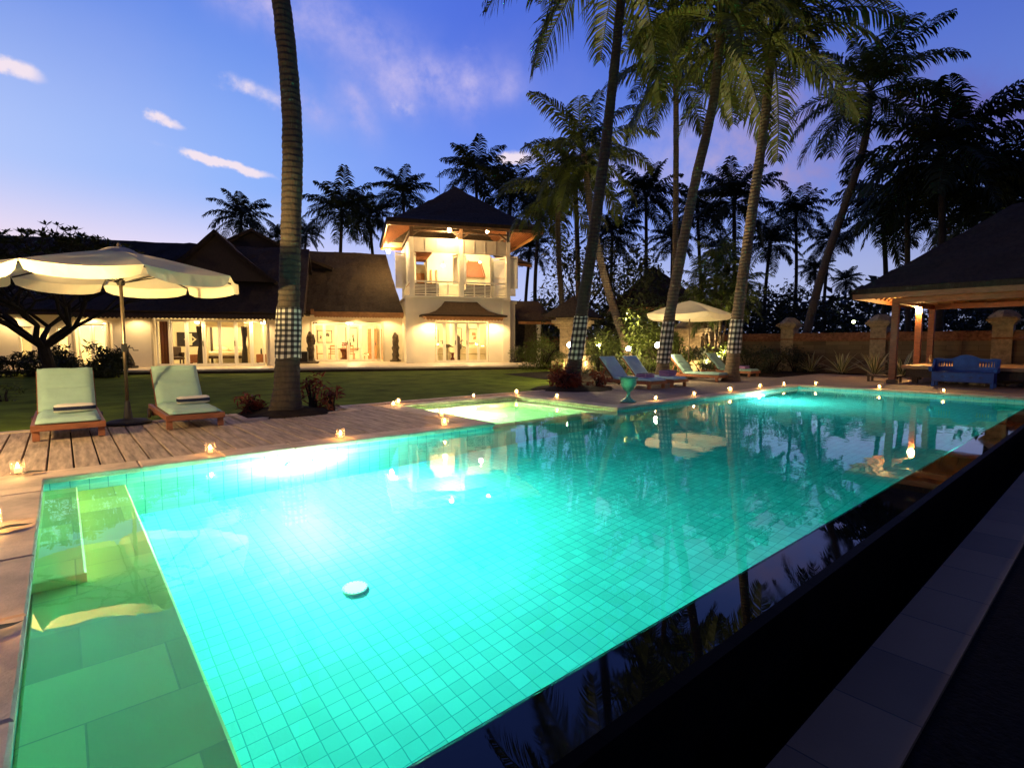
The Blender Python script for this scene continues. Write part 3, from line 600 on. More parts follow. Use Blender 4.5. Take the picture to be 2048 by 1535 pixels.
for ap, hw, hz, v0, v1 in (((-8.81, 6.46), 2.6, 2.3, -1.35, 3.0), ((-8.0, 7.5), 4.2, 2.0, 3.2, 9.0)):
    for s in (-1, 1):
        patch(b, (ap[0]+s*hw, v0, ap[1]-hz), (ap[0]+s*hw, v1, ap[1]-hz), (ap[0], v1, ap[1]), (ap[0], v0, ap[1]), 10, 8, 0.05, 0.16, 0.12)
b.build('gable', THATCH_DK, villa)
b = MB()
b.add([(-8.81-2.35, -1.0, 4.15), (-8.81+2.35, -1.0, 4.15), (-8.81, -1.0, 6.25)], [(0, 1, 2)]); b.add([(-8.0-3.9, 3.6, 5.5), (-8.0+3.9, 3.6, 5.5), (-8.0, 3.6, 7.3)], [(0, 1, 2)])
b.build('gable_board', WOOD_DARK, villa)
b = MB(); b.box(-22.9, -5.0, -2.72, -2.66, 2.38, 2.50); scallops(b, -14.0, -5.0, -2.715, 2.38); b.build('fascia', WOOD_DARK, villa)
b = MB(); b.box(-4.7, -0.14, 0.40, 0.46, 2.66, 2.84); b.box(-4.72, -0.135, 0.37, 0.40, 2.79, 2.87); scallops(b, -4.7, -0.14, 0.42, 2.66, 0.15, 0.10); b.box(-4.86, -4.70, 0.36, 0.47, 2.72, 2.98)
b.build('fascia', WOOD_ORANGE, villa)
b = MB(); b.quad((-5.9, 0.46, 2.70), (-0.13, 0.46, 2.70), (-0.13, 3.2, 3.05), (-5.9, 3.2, 3.05)); b.quad((-22.5, -2.66, 2.42), (-5.0, -2.66, 2.42), (-5.0, -1.7, 2.70), (-22.5, -1.7, 2.70)); b.build('soffit', M('soffit_board', (0.55, 0.42, 0.26), 0.7, 0.15, 3, 0.05, 30), villa)
# folding glass doors
def door_set(us, v, z0, z1, fr=0.075, th=0.06, handle_at=()):
    for i, (a, c) in enumerate(zip(us, us[1:])):
        m = MB(); g = 0.008
        m.box(a+g, a+fr, v, v+th, z0, z1); m.box(c-fr, c-g, v, v+th, z0, z1); m.box(a+fr, c-fr, v, v+th, z0, z0+0.13); m.box(a+fr, c-fr, v, v+th, z1-0.10, z1)
        o = m.build('glass_door', WHITE, villa)
        p = MB(); p.box(a+fr, c-fr, v+0.025, v+0.031, z0+0.13, z1-0.10); p.build('pane', PANE, o)
        if i in handle_at:
            h = MB(); h.box(c-fr+0.02, c-0.02, v-0.03, v-0.002, (z0+z1)/2-0.14, (z0+z1)/2+0.10); h.build('handle', METAL, o)
door_set([-11.25, -10.69, -10.03, -9.34, -8.69, -8.02, -7.35, -6.79], -1.62, Z0+0.01, 2.30, handle_at=(2, 4))
door_set([-4.93, -4.38, -3.74, -3.07, -2.37, -1.69, -1.20], 3.28, Z0+0.01, 2.36, handle_at=(2,))
door_set([1.56, 2.03, 2.67, 3.32, 3.95, 4.48], 0.08, Z0+0.01, 2.40, handle_at=(1, 2))
door_set([-14.38, -13.84, -13.30], -1.18, Z0+0.01, 2.06)
BEIGE = M('beige_frame', (0.50, 0.44, 0.33), 0.6, 0.1)
for u0, u1, vv, zt in ((-11.32, -6.72, -1.70, 2.37), (-5.0, -1.13, 3.2, 2.42), (-14.42, -13.26, -1.25, 2.10)):
    b = MB(); b.extr([(u0-0.08, Z0), (u0-0.08, zt+0.07), (u1+0.08, zt+0.07), (u1+0.08, Z0), (u1, Z0), (u1, zt), (u0, zt), (u0, Z0)], vv-0.05, vv-0.001); b.build('door_frame', BEIGE, villa)
for u0, u1 in ((-16.47, -16.0), (-15.83, -15.37), (-15.12, -14.70)):
    m = MB(); m.box(u0, u0+0.05, -1.2, -1.14, 0.45, 1.93); m.box(u1-0.05, u1, -1.2, -1.14, 0.45, 1.93); m.box(u0+0.05, u1-0.05, -1.2, -1.14, 0.45, 0.51); m.box(u0+0.05, u1-0.05, -1.2, -1.14, 1.87, 1.93)
    o = m.build('window', WHITE, villa); p = MB(); p.box(u0+0.05, u1-0.05, -1.175, -1.169, 0.51, 1.87); p.build('pane', PANE, o)
# tower, lower storey
b = MB()
openwall(b, 0.0, 5.68, 0.0, 0.25, Z0, 3.66, [(1.51, 4.53, Z0, 2.45)])
b.box(0.0, 0.22, 0.25, 5.2, Z0, 3.66); b.box(5.46, 5.68, 0.25, 5.2, Z0, 3.66); b.box(0.22, 5.46, 4.95, 5.2, Z0, 3.66)
b.box(0.22, 5.46, 0.25, 4.95, 3.45, 3.66)
b.bbox(-0.06, 0.36, -0.07, -0.001, Z0, 3.60, 0.01); b.bbox(5.34, 5.75, -0.07, -0.001, Z0, 3.60, 0.01)
b.bbox(-0.10, 0.40, -0.11, -0.001, 3.60, 3.70, 0.01); b.bbox(5.30, 5.79, -0.11, -0.001, 3.60, 3.70, 0.01); b.bbox(0.40, 5.30, -0.04, -0.001, 3.62, 3.70, 0.01)
b.box(5.681, 6.28, 0.7, 3.4, Z0, 3.50); b.bbox(5.70, 6.36, 0.62, 3.46, 3.50, 3.62, 0.012); b.box(5.86, 6.12, 0.66, 0.699, Z0, 3.50)
b.build('wall', PLASTER, villa, label='pale lower wall of the tower')
b = MB(); b.quad((0.221, 4.94, Z0), (5.459, 4.94, Z0), (5.459, 4.94, 3.44), (0.221, 4.94, 3.44)); b.box(2.9, 3.05, 3.3, 4.93, Z0, 3.44); b.build('inner_wall', PLASTER_IN, villa)
# canopy roof over the tower doors
b = MB()
prof = [(0.0, 3.50, 0.0), (0.25, 3.25, 0.13), (0.55, 2.98, 0.36), (0.85, 2.80, 0.70), (1.05, 2.73, 1.0)]      # outwards, height, widening
n = len(prof); vs = []
for d_, z, k in prof:
    ul, ur = 2.04 - (2.04-0.66)*k, 3.86 + (5.32-3.86)*k
    vs += [(ul, 0.0, z), (ul, -d_, z), (ur, -d_, z), (ur, 0.0, z)]
fs = [(0, 1, 2, 3)]
for i in range(n - 1):
    for k in range(3): fs.append((i*4+k, i*4+4+k, i*4+5+k, i*4+1+k))
vs += [(x, y, z - 0.09) for x, y, z in vs[-4:]]; q = n * 4
fs += [(q-4+k, q+k, q+1+k, q-3+k) for k in range(3)] + [(q, q+3, q+2, q+1)]
b.add(vs, fs); b.build('porch_roof', THATCH, villa)
b = MB(); b.box(0.90, 5.10, -0.97, -0.92, 2.54, 2.635); b.box(0.90, 0.95, -0.92, -0.001, 2.54, 2.635); b.box(5.05, 5.10, -0.92, -0.001, 2.54, 2.635); b.box(0.80, 5.20, -1.02, -0.001, 2.606, 2.639); scallops(b, 0.92, 5.08, -0.965, 2.54, 0.17, 0.11)
b.build('porch_fascia', WOOD_ORANGE, villa)
# upper storey
ZU = 3.70
b = MB(); b.bbox(-0.05, 5.8, -0.08, 5.2, ZU, ZU + 0.09, 0.01); b.build('balcony_floor', WHITE, villa)
b = MB()
for u in (0.30, 3.0, 5.68):
    b.bbox(u-0.11, u+0.11, 0.02, 0.24, ZU+0.09, 6.88, 0.012)
for u in (0.30, 5.68): b.bbox(u-0.10, u+0.10, 4.8, 5.0, ZU+0.09, 6.88, 0.012)
b.build('post', WHITE, villa)
b = MB()
for u in (0.30, 3.0, 5.68):
    b.bbox(u-0.09, u+0.09, 0.04, 0.22, 6.885, 7.62, 0.012)
    for s in (-1, 1):
        if 0 < u + s*0.8 < 6: b.bar((u+s*0.08, 0.13, 7.0), (u+s*0.55, 0.13, 7.32), 0.07, 0.09)
b.bbox(0.2, 5.8, 0.08, 0.18, 7.21, 7.30, 0.01); b.bbox(0.22, 0.38, 0.21, 5.0, 7.16, 7.32, 0.01); b.bbox(5.60, 5.76, 0.21, 5.0, 7.16, 7.32, 0.01); b.bbox(0.38, 5.6, 4.8, 4.96, 7.16, 7.32, 0.01); b.bbox(2.92, 3.08, 0.21, 4.8, 7.17, 7.31, 0.01)
b.build('beam', WOOD_DARK, villa)
b = MB()
for u0, u1 in ((0.42, 2.88), (3.12, 5.56)):
    b.bbox(u0, u1, 0.08, 0.13, 6.14, 6.86, 0.008); b.box(u0, u1, 0.06, 0.16, 6.83, 6.88); b.box(u0, u1, 0.06, 0.16, 6.12, 6.18)
    for k in range(1, 4): u = u0 + (u1-u0)*k/4; b.box(u-0.025, u+0.025, 0.055, 0.079, 6.18, 6.83)
b.build('header_panel', GREYP, villa)
b = MB()
for q in ((0.18, 0.24, 0.26, 2.1, 4.61, 6.86), (0.18, 0.24, 2.6, 4.79, 4.61, 6.86), (5.74, 5.80, 0.26, 1.2, 6.1, 6.86)):
    b = MB(); b.bbox(*q, 0.008); b.build('side_panel', GREYP, villa)
b = MB()
for u0, u1 in ((0.42, 2.88), (3.12, 5.56)):
    b.box(u0, u1, 0.08, 0.15, 4.52, 4.60); b.box(u0, u1, 0.09, 0.14, 3.86, 3.92)
    for k in range(0, 5):
        u = u0 + (u1-u0)*k/4; b.box(u-0.03, u+0.03, 0.085, 0.145, 3.79, 4.52)
    for k in range(6): z = 3.98 + k*0.075; b.box(u0, u1, 0.10, 0.13, z, z+0.035)
for u in (0.21, 5.77):
    b.box(u-0.03, u+0.03, 0.26, 4.8, 4.52, 4.60)
    for k in range(7): z = 3.90 + k*0.08; b.box(u-0.015, u+0.015, 0.26, 4.8, z, z+0.035)
b.build('railing', WHITE, villa)
def shutter(a, c, z0, z1, lab=None):       # louvred leaf between plan points a and c
    a, c = Vector((*a, 0)), Vector((*c, 0)); d = (c - a); n = Vector((-d.y, d.x, 0)).normalized()*0.02
    m = MB()
    for p0, p1 in ((0, 0.12), (0.88, 1)): m.bar(a + d*((p0+p1)/2) + Vector((0,0,z0)), a + d*((p0+p1)/2) + Vector((0,0,z1)), 0.05, 0.05)
    for z in (z0+0.05, (z0+z1)/2, z1-0.05): m.bar(a + d*0.02 + Vector((0,0,z)), c - d*0.02 + Vector((0,0,z)), 0.045, 0.10)
    k = int((z1-z0)/0.085)
    for i in range(k): z = z0 + 0.10 + (z1-z0-0.2)*i/k; m.bar(a + d*0.1 + Vector((0,0,z)), c - d*0.1 + Vector((0,0,z)), 0.012, 0.072)
    m.build('shutter', WHITE, villa)
shutter((0.18, 2.12), (-0.42, 2.02), 4.35, 6.35); shutter((5.66, 0.30), (5.0, 1.05), ZU+0.1, 6.1); shutter((5.0, 1.05), (4.72, 0.42), ZU+0.1, 6.1); shutter((5.80, 0.2), (6.22, -0.02), 4.3, 6.1); shutter((5.8, 1.4), (6.5, 1.3), 4.0, 6.0)
shutter((0.44, 0.2), (0.60, 0.75), 4.5, 6.12); shutter((2.86, 0.2), (2.68, 0.8), 4.5, 6.12); shutter((3.14, 0.2), (3.40, 0.72), 4.5, 6.12)
b = MB(); b.box(1.55, 5.4, 3.2, 3.35, ZU+0.09, 7.1); b.box(0.35, 1.55, 4.6, 4.75, ZU+0.09, 6.1); b.box(1.55, 1.70, 3.35, 4.75, ZU+0.09, 7.1)
b.build('inner_wall', PLASTER_IN, villa)
for q in ((0.36, 1.54, 4.50, 4.58, 5.55), (1.72, 1.80, 3.10, 3.19, 5.6), (2.05, 2.13, 3.10, 3.19, 5.6)):
    b = MB(); b.box(*q[:4], ZU+0.095, q[4]); b.build('inner_door', WOOD_ORANGE, villa)
b = MB()
for k in range(8): b.box(0.34, 1.55, 1.2+k*0.42, 1.27+k*0.42, 6.20, 6.32)
b.quad((0.3, 0.3, 6.33), (1.6, 0.3, 6.33), (1.6, 4.6, 6.33), (0.3, 4.6, 6.33))
b.add([(3.75, 3.05, 5.3), (5.0, 3.05, 5.3), (4.75, 3.12, 6.2), (4.05, 3.12, 6.2), (3.75, 3.19, 5.3), (5.0, 3.19, 5.3), (4.75, 3.19, 6.2), (4.05, 3.19, 6.2)], [(0,1,2,3), (0,3,7,4), (1,5,6,2), (3,2,6,7), (0,4,5,1)])
b.bar((3.7, 3.0, 5.28), (5.05, 3.0, 5.28), 0.06, 0.10); b.bar((3.66, 3.02, 5.28), (4.03, 3.08, 6.25), 0.08, 0.06); b.bar((5.06, 3.02, 5.28), (4.77, 3.08, 6.25), 0.08, 0.06)
b.build('ceiling_timber', WOOD_RED, villa)
# tower roof: flared thatched hip with timber soffit
ru0, ru1, rv0, rv1 = -1.06, 7.36, -1.2, 6.4; apx = (3.15, 2.6, 10.45)
def hip(b, u0, u1, v0, v1, z, ap, flare, n, amp, top=True, dz=0.0, ridge=0.0):
    rings = []
    for j in range(n + 1):
        t = j / n; hgt = z + (ap[2] - z) * (t ** flare) + dz; k = 1 - t
        cu, cv = ap[0], ap[1]
        ring = []
        cs = [(cu + (u0-cu)*k - ridge*t, cv + (v0-cv)*k), (cu + (u1-cu)*k + ridge*t, cv + (v0-cv)*k), (cu + (u1-cu)*k + ridge*t, cv + (v1-cv)*k), (cu + (u0-cu)*k - ridge*t, cv + (v1-cv)*k)]
        m = 14
        for s in range(4):
            p, q = cs[s], cs[(s+1) % 4]
            for i in range(m):
                x, y = p[0]+(q[0]-p[0])*i/m, p[1]+(q[1]-p[1])*i/m
                ring.append((x, y, hgt + (mnoise.noise(Vector((x*1.6, y*1.6, hgt*1.6)))*amp + mnoise.noise(Vector((x*6, y*6, hgt*6)))*amp*0.4 if 0 < t < 1 or top else 0)))
        rings.append(ring)
    L_ = len(rings[0]); fs = []
    for j in range(n):
        for i in range(L_): i2 = (i+1) % L_; fs.append((j*L_+i, j*L_+i2, (j+1)*L_+i2, (j+1)*L_+i) if top else (j*L_+i, (j+1)*L_+i, (j+1)*L_+i2, j*L_+i2))
    b.add([p for r in rings for p in r], fs); return L_
b = MB(); hip(b, ru0, ru1, rv0, rv1, 7.52, apx, 1.18, 14, 0.06)
hip(b, ru0+0.02, ru1-0.02, rv0+0.02, rv1-0.02, 7.36, (apx[0], apx[1], apx[2]-0.3), 1.18, 14, 0, False)
rim = [(ru0, rv0), (ru1, rv0), (ru1, rv1), (ru0, rv1)]
for i in range(4):
    (a0, a1), (c0, c1) = rim[i], rim[(i+1) % 4]; b.quad((a0, a1, 7.34), (c0, c1, 7.34), (c0, c1, 7.54), (a0, a1, 7.54))
b.build('roof', THATCH, villa, label='flared thatched roof of the tower with a pointed top')
b = MB()
hip(b, ru0+0.16, ru1-0.16, rv0+0.16, rv1-0.16, 7.36, (apx[0], apx[1], 10.0), 1.0, 6, 0, False)
b.build('soffit', M('soffit_plank', (0.44, 0.31, 0.17), 0.7, 0.15, 3, 0.05, 30), villa)
b = MB()
for k in range(34):
    t = (k + 0.5) / 34; u = ru0+0.2 + (ru1-ru0-0.4)*t; kk = min(abs(u-ru0), abs(ru1-u)) ; dv = min(kk, apx[1]-rv0) * 0.9; sl = (10.0-7.36)/(apx[1]-rv0)
    b.bar((u, rv0+0.18, 7.33), (u, rv0+0.18+dv*0.95, 7.33+dv*sl*0.95), 0.09, 0.11)
for k in range(30):
    t = (k + 0.5) / 30; v = rv0+0.2 + (rv1-rv0-0.4)*t; kk = min(abs(v-rv0), abs(rv1-v)); du = min(kk*1.1, 4.0)*0.9
    for s, ue in ((1, ru0), (-1, ru1)): b.bar((ue+s*0.18, v, 7.33), (ue+s*(0.18+du*0.95), v, 7.33+du*0.62*0.95), 0.09, 0.11)
b.build('rafter', WOOD_RED, villa)
b = MB()
for i in range(4):
    (a0, a1), (c0, c1) = rim[i], rim[(i+1) % 4]; b.bar((a0*0.985+0.05, a1*0.985+0.04, 7.27), (c0*0.985+0.05, c1*0.985+0.04, 7.27), 0.05, 0.17)
b.build('fascia', WOOD_ORANGE, villa)
b = MB(); b.tube([(2.3, 3.0, 10.0), (2.3, 3.0, 11.35)], 0.015, 6); b.bar((2.05, 3.0, 11.0), (2.55, 3.0, 11.0), 0.015, 0.015); b.build('antenna', METAL, villa)
# neighbouring low roof right of the upper storey
b = MB(); patch(b, (5.9, 1.6, 6.15), (7.6, 1.6, 6.0), (7.0, 4.2, 6.9), (5.9, 4.2, 6.9), 6, 5, 0.03, 0.16); b.build('porch_roof', THATCH, villa); b = MB(); b.bar((5.9, 1.58, 5.98), (7.6, 1.58, 5.84), 0.05, 0.14); b.build('porch_fascia', WOOD_ORANGE, villa)
# lamps fixed to the house
def house_bulb(p, r=0.11, name='eave_lamp', mat=None):
    m = MB(); m.sphere((0, 0, 0), r, 12, 8); o = m.build(name, mat or BULB, villa, p, smooth=True)
    c = MB(); c.lathe([(0.03, r*0.75), (0.06, r*1.15), (0.03, r*1.5), (0.0, r*1.5)], 10); c.build('lamp_cap', METAL, o); return o
for p in ((2.27, -0.55, 7.26), (4.62, 0.75, 7.42), (-0.55, 1.95, 6.66), (-0.70, 1.35, 6.62)): pass
house_bulb((2.25, -0.55, 7.22), 0.10); house_bulb((4.6, 0.6, 7.50), 0.075); house_bulb((-0.52, 6.3, 7.12), 0.09); house_bulb((-0.78, 2.1, 6.38), 0.085)
def room_lamp(u, v, z, power, r=0.13, col=WARMY):
    m = MB(); m.sphere((0, 0, 0), r, 12, 8, (1, 1, 0.7)); o = m.build('ceiling_lamp', ROOMLAMP, villa, (u, v, z), smooth=True)
    c = MB(); c.tube([(0, 0, r*0.7), (0, 0, r*0.7+0.18)], 0.012, 6); c.build('cord', METAL, o)
    p = HW(u, v, z - 0.3); lamp('room_light', 'POINT', p, power, col, 0.15)
room_lamp(-10.2, 0.9, 2.28, 200); room_lamp(-7.2, 0.9, 2.28, 160)
room_lamp(-3.0, 4.6, 2.45, 430, 0.2); room_lamp(1.9, 2.6, 2.95, 210); room_lamp(4.2, 2.6, 2.95, 210)
room_lamp(2.35, 2.2, 5.75, 70, 0.12); room_lamp(4.5, 2.0, 6.0, 60, 0.08)
room_lamp(-14.0, 0.6, 2.2, 190, 0.12); room_lamp(-16.2, 0.8, 2.2, 160, 0.1)
# downlights under the eaves wash the walls
def wall_lamp(u, v, z, power, dv=0.0):
    m = MB(); m.lathe([(0.0, 0.06), (0.05, 0.06), (0.06, 0.0), (0.045, 0.0)], 12); o = m.build('downlight', METAL, villa, (u, v, z))
    m = MB(); m.lathe([(0.045, 0.001), (0.0, 0.001)], 12); m.build('lens', ROOMLAMP, o)
    lamp('eave_light', 'SPOT', HW(u, v, z - 0.02), power, WARM, 0.04, 150, HW(u, v + dv, 0), 0.5)
wall_lamp(-7.3, -2.1, 2.44, 260); wall_lamp(-9.6, -2.1, 2.44, 170); wall_lamp(-11.9, -2.2, 2.44, 90); wall_lamp(-4.4, 2.5, 2.82, 220); wall_lamp(-2.6, 2.5, 2.82, 220); wall_lamp(-0.9, 2.5, 2.82, 170)
wall_lamp(1.25, -0.6, 2.58, 330); wall_lamp(4.72, -0.6, 2.58, 330); wall_lamp(-13.8, -1.75, 2.50, 190); wall_lamp(-16.6, -1.75, 2.50, 130)  # last downlight added to warm the far-left wing wall

# ------------------------------------------------------------------ furniture inside the house (placed in house axes)
def ht(name, label, cat, u, v, rz=0.0, z=Z0, group=None): return thing(name, label, cat, HW(u, v, z + 0.008), HANG + rz, group)
DARKCL = M('black_cloth', (0.03, 0.025, 0.025), 0.9, 0.3); SHEET = M('bed_linen', (0.75, 0.66, 0.45), 0.9, 0.08, 3, 0.08, 6); NET = M('bed_hanging', (0.72, 0.62, 0.42), 0.95, 0.08, 2, 0.1, 7)
CURT = M('brown_curtain', (0.17, 0.065, 0.03), 0.9, 0.2, 3, 0.05, 20)
t = ht('bed', 'four poster bed with pale linen and tied black drapes behind the glass doors', 'bed', -9.05, 1.6)
m = MB(); m.bbox(-1.0, 1.0, -1.0, 1.0, 0.30, 0.42, 0.02); m.build('frame', WOOD_DARK, t)
for x in (-0.94, 0.94):
    for y in (-0.94, 0.94): m = MB(); m.box(x-0.05, x+0.05, y-0.05, y+0.05, 0, 2.08); m.build('post', WOOD_DARK, t)
m = MB(); m.bbox(-0.93, 0.93, -0.95, 0.95, 0.42, 0.64, 0.05); m.build('mattress', SHEET, t)
for x in (-0.45, 0.45): m = MB(); m.sphere((x, 0.75, 0.75), 0.36, 12, 8, (1, 0.5, 0.45)); m.build('pillow', SHEET, t, smooth=True)
m = MB(); m.box(-0.96, 0.96, 0.95, 0.99, 0.4, 2.05); m.build('headboard', NET, t)
m = MB(); m.box(-1.0, 1.0, -1.0, 1.0, 2.08, 2.12); m.box(-1.0, 1.0, -1.02, -1.0, 1.86, 2.12); m.build('canopy', NET, t)
for s in (-1, 1):
    m = MB(); m.lathe([(0.16, 1.9), (0.13, 1.5), (0.06, 1.05), (0.13, 0.7), (0.18, 0.05)], 10, (s*1.0, -0.98, 0)); m.build('drape', DARKCL, t, smooth=True)
    m = MB(); m.lathe([(0.13, 1.9), (0.10, 1.5), (0.05, 1.05), (0.11, 0.7), (0.15, 0.05)], 10, (s*1.0 + 0.22, -0.98, 0)); m.build('drape', NET, t, smooth=True)
def nightstand(u, v, label):
    t = ht('nightstand', label, 'nightstand', u, v, 0, Z0, 'nightstands beside the bed')
    m = MB(); m.bbox(-0.27, 0.27, -0.22, 0.22, 0.08, 0.5, 0.01); m.build('body', WOOD_RED, t)
    for x in (-0.22, 0.22): m = MB(); m.box(x-0.03, x+0.03, -0.2, 0.2, 0, 0.08); m.build('foot', WOOD_DARK, t)
    for z in (0.12, 0.31): m = MB(); m.box(-0.23, 0.23, -0.235, -0.221, z, z+0.16); o = m.build('drawer', WOOD_RED, t); k = MB(); k.sphere((0, -0.25, z+0.08), 0.015, 8, 6); k.build('knob', METAL, o)
nightstand(-7.35, 1.3, 'teak nightstand with a small dark vase right of the bed'); nightstand(-10.45, 1.3, 'teak nightstand left of the bed beside the black drapes')
t = ht('vase', 'slim dark vase on the right nightstand', 'vase', -7.4, 1.3, 0, Z0+0.5); m = MB(); m.lathe([(0.04, 0), (0.05, 0.05), (0.045, 0.2), (0.03, 0.27), (0.035, 0.29)], 12); m.build('body', IRON, t, smooth=True); m = MB(); m.lathe([(0.036, 0.288), (0.036, 0.30), (0.03, 0.30)], 12); m.build('rim', METAL, t)
t = ht('armchair', 'dark woven armchair at the left end of the bedroom doors', 'armchair', -11.25, 0.8, 0.5)
m = MB(); m.bbox(-0.36, 0.36, -0.33, 0.33, 0.25, 0.42, 0.04); m.build('seat', WOOD_DARK, t); m = MB(); m.bbox(-0.36, 0.36, 0.25, 0.36, 0.42, 0.9, 0.04); m.build('backrest', WOOD_DARK, t)
for x in (-0.36, 0.28): m = MB(); m.bbox(x, x+0.08, -0.33, 0.25, 0.42, 0.62, 0.02); m.build('armrest', WOOD_DARK, t)
for x in (-0.31, 0.31):
    for y in (-0.28, 0.28): m = MB(); m.box(x-0.03, x+0.03, y-0.03, y+0.03, 0, 0.25); m.build('leg', WOOD_DARK, t)
def picture(u, v, z, w, h, label, art, rz=0.0, fm=None):
    t = ht('framed_picture', label, 'picture', u, v, rz, z, 'pictures on the inner walls')
    m = MB(); f = 0.04; m.box(-w/2, w/2, 0, 0.03, 0, f); m.box(-w/2, w/2, 0, 0.03, h-f, h); m.box(-w/2, -w/2+f, 0, 0.03, f, h-f); m.box(w/2-f, w/2, 0, 0.03, f, h-f); m.build('frame', fm or WOOD_DARK, t)
    m = MB(); m.box(-w/2+f, w/2-f, 0.006, 0.025, f, h-f); m.build('canvas', SHEET if art != 'dark' else DARKCL, t)
    if art == 'dark':
        m = MB(); c = h/2
        m.extr([(-0.30, c), (0, c+0.27), (0.30, c), (0, c-0.27), (0, c-0.20), (0.20, c), (0, c+0.20), (-0.20, c), (0, c-0.20), (0, c-0.27)], 0.001, 0.005); m.box(-0.09, 0.09, 0.0, 0.005, 0.06, h-0.06); m.build('motif', SHEET, t)
    else:
        m = MB()
        for k in range(5): x = R.uniform(-w*0.28, w*0.28); z_ = R.uniform(h*0.2, h*0.6); m.extr([(x-0.05, z_), (x, z_+0.22), (x+0.07, z_+0.1), (x+0.04, z_-0.04)], 0.001, 0.005)
        m.build('motif', WOOD_ORANGE if art == 'warm' else STONED, t)
picture(-11.15, 3.15, 1.05, 1.25, 0.75, 'dark framed picture with a pale diamond on the bedroom wall', 'dark')
m = MB(); n = 14
pts = [(-0.02 + 0.5*i/n, 0.05*sin(i*1.9)) for i in range(n+1)]
m.add([(x, y, z) for z in (0.02, 2.15) for x, y in pts], [(i, i+1, n+2+i, n+1+i) for i in range(n)])
o = m.build('curtain', CURT, None, HW(-11.2, -1.2, Z0), HANG, True); tag(o, 'brown curtain gathered at the left end of the bedroom doors', 'curtain')
# dining room
t = ht('dining_table', 'carved reddish dining table behind the dining room doors', 'table', -3.3, 5.0)
m = MB(); m.lathe([(0.0, 0.72), (0.95, 0.72), (0.98, 0.74), (0.95, 0.77), (0.0, 0.77)], 28); m.build('tabletop', WOOD_RED, t); m = MB(); m.lathe([(0.42, 0.0), (0.36, 0.08), (0.14, 0.2), (0.18, 0.45), (0.3, 0.72)], 14); m.build('pedestal', WOOD_RED, t, smooth=True)
def dchair(u, v, rz, label):
    t = ht('dining_chair', label, 'chair', u, v, rz, Z0, 'chairs round the dining table')
    m = MB(); m.bbox(-0.22, 0.22, -0.22, 0.22, 0.42, 0.47, 0.01); m.build('seat', WOOD_ORANGE, t)
    m = MB(); m.box(-0.21, -0.17, 0.18, 0.22, 0.47, 0.95); m.box(0.17, 0.21, 0.18, 0.22, 0.47, 0.95); m.box(-0.17, 0.17, 0.185, 0.215, 0.86, 0.95)
    for k in range(3): m.box(-0.17, 0.17, 0.19, 0.21, 0.54 + k*0.1, 0.58 + k*0.1)
    m.build('backrest', WOOD_ORANGE, t)
    for x in (-0.19, 0.19):
        for y in (-0.19, 0.19): m = MB(); m.box(x-0.02, x+0.02, y-0.02, y+0.02, 0, 0.42); m.build('leg', WOOD_ORANGE, t)
dchair(-4.7, 4.9, pi/2, 'pale wooden dining chair left of the dining table'); dchair(-3.95, 4.0, pi+0.3, 'wooden dining chair in front of the table, left of the door post'); dchair(-2.95, 3.95, pi-0.2, 'wooden dining chair in front of the table, right of the door post')
dchair(-1.95, 4.9, -pi/2, 'wooden dining chair right of the table by the orange door'); dchair(-3.3, 6.3, 0, 'wooden dining chair behind the dining table')
t = ht('fruit_bowl', 'white bowl of red flowers on the dining table', 'bowl', -3.3, 4.8, 0, Z0 + 0.77); m = MB(); m.lathe([(0.08, 0), (0.16, 0.05), (0.20, 0.12), (0.17, 0.11), (0.0, 0.05)], 14); m.build('bowl', WHITE, t, smooth=True)
m = MB()
for k in range(14): a = R.uniform(0, 6.28); m.sphere((0.13*cos(a), 0.13*sin(a), R.uniform(0.12, 0.34)), 0.05, 7, 5)
m.build('flowers', LEAFR, t)
picture(-4.55, 7.14, 1.25, 0.9, 0.8, 'black and white framed picture on the dining room wall', 'cool'); picture(-2.9, 7.14, 0.75, 0.75, 1.5, 'tall dark framed picture behind the dining table', 'cool')
for u, lab in ((-1.62, 'orange wooden door leaf in the dining room, left of two'), (-0.85, 'orange wooden door leaf in the dining room, right of two')):
    t = ht('door_leaf', lab, 'door', u, 6.6); m = MB(); m.bbox(-0.28, 0.28, 0, 0.05, 0.0, 2.0, 0.006); m.build('panel', WOOD_ORANGE, t); m = MB(); m.box(0.18, 0.23, -0.03, -0.001, 0.95, 1.1); m.build('handle', METAL, t)
# sitting room
def sofa(u, v, rz, w, label):
    t = ht('sofa', label, 'sofa', u, v, rz, Z0, 'cream sofas in the sitting room')
    m = MB(); m.bbox(-w/2, w/2, -0.42, 0.42, 0.05, 0.42, 0.04); m.build('seat', SHEET, t); m = MB(); m.bbox(-w/2, w/2, 0.22, 0.45, 0.42, 0.86, 0.06); m.build('backrest', SHEET, t)
    for s in (-1, 1): m = MB(); m.bbox(s*w/2-0.12, s*w/2+0.12, -0.42, 0.45, 0.05, 0.62, 0.05); m.build('armrest', SHEET, t)
sofa(1.7, 1.5, pi, 1.5, 'cream sofa behind the left tower doors'); sofa(3.9, 1.7, pi, 1.7, 'cream sofa behind the right tower doors'); 
t = ht('side_table', 'small red side table between the sofas', 'side table', 2.62, 0.9); m = MB(); m.lathe([(0.0, 0.5), (0.16, 0.5), (0.16, 0.53), (0.0, 0.53)], 14); m.build('top', LEAFR, t); m = MB(); m.lathe([(0.13, 0), (0.12, 0.2), (0.05, 0.28), (0.09, 0.5)], 12); m.build('base', LEAFR, t, smooth=True)
t = ht('figurine', 'dark carved standing figure behind the tower doors', 'figurine', 3.0, 1.15, 0, Z0 + 0.0)
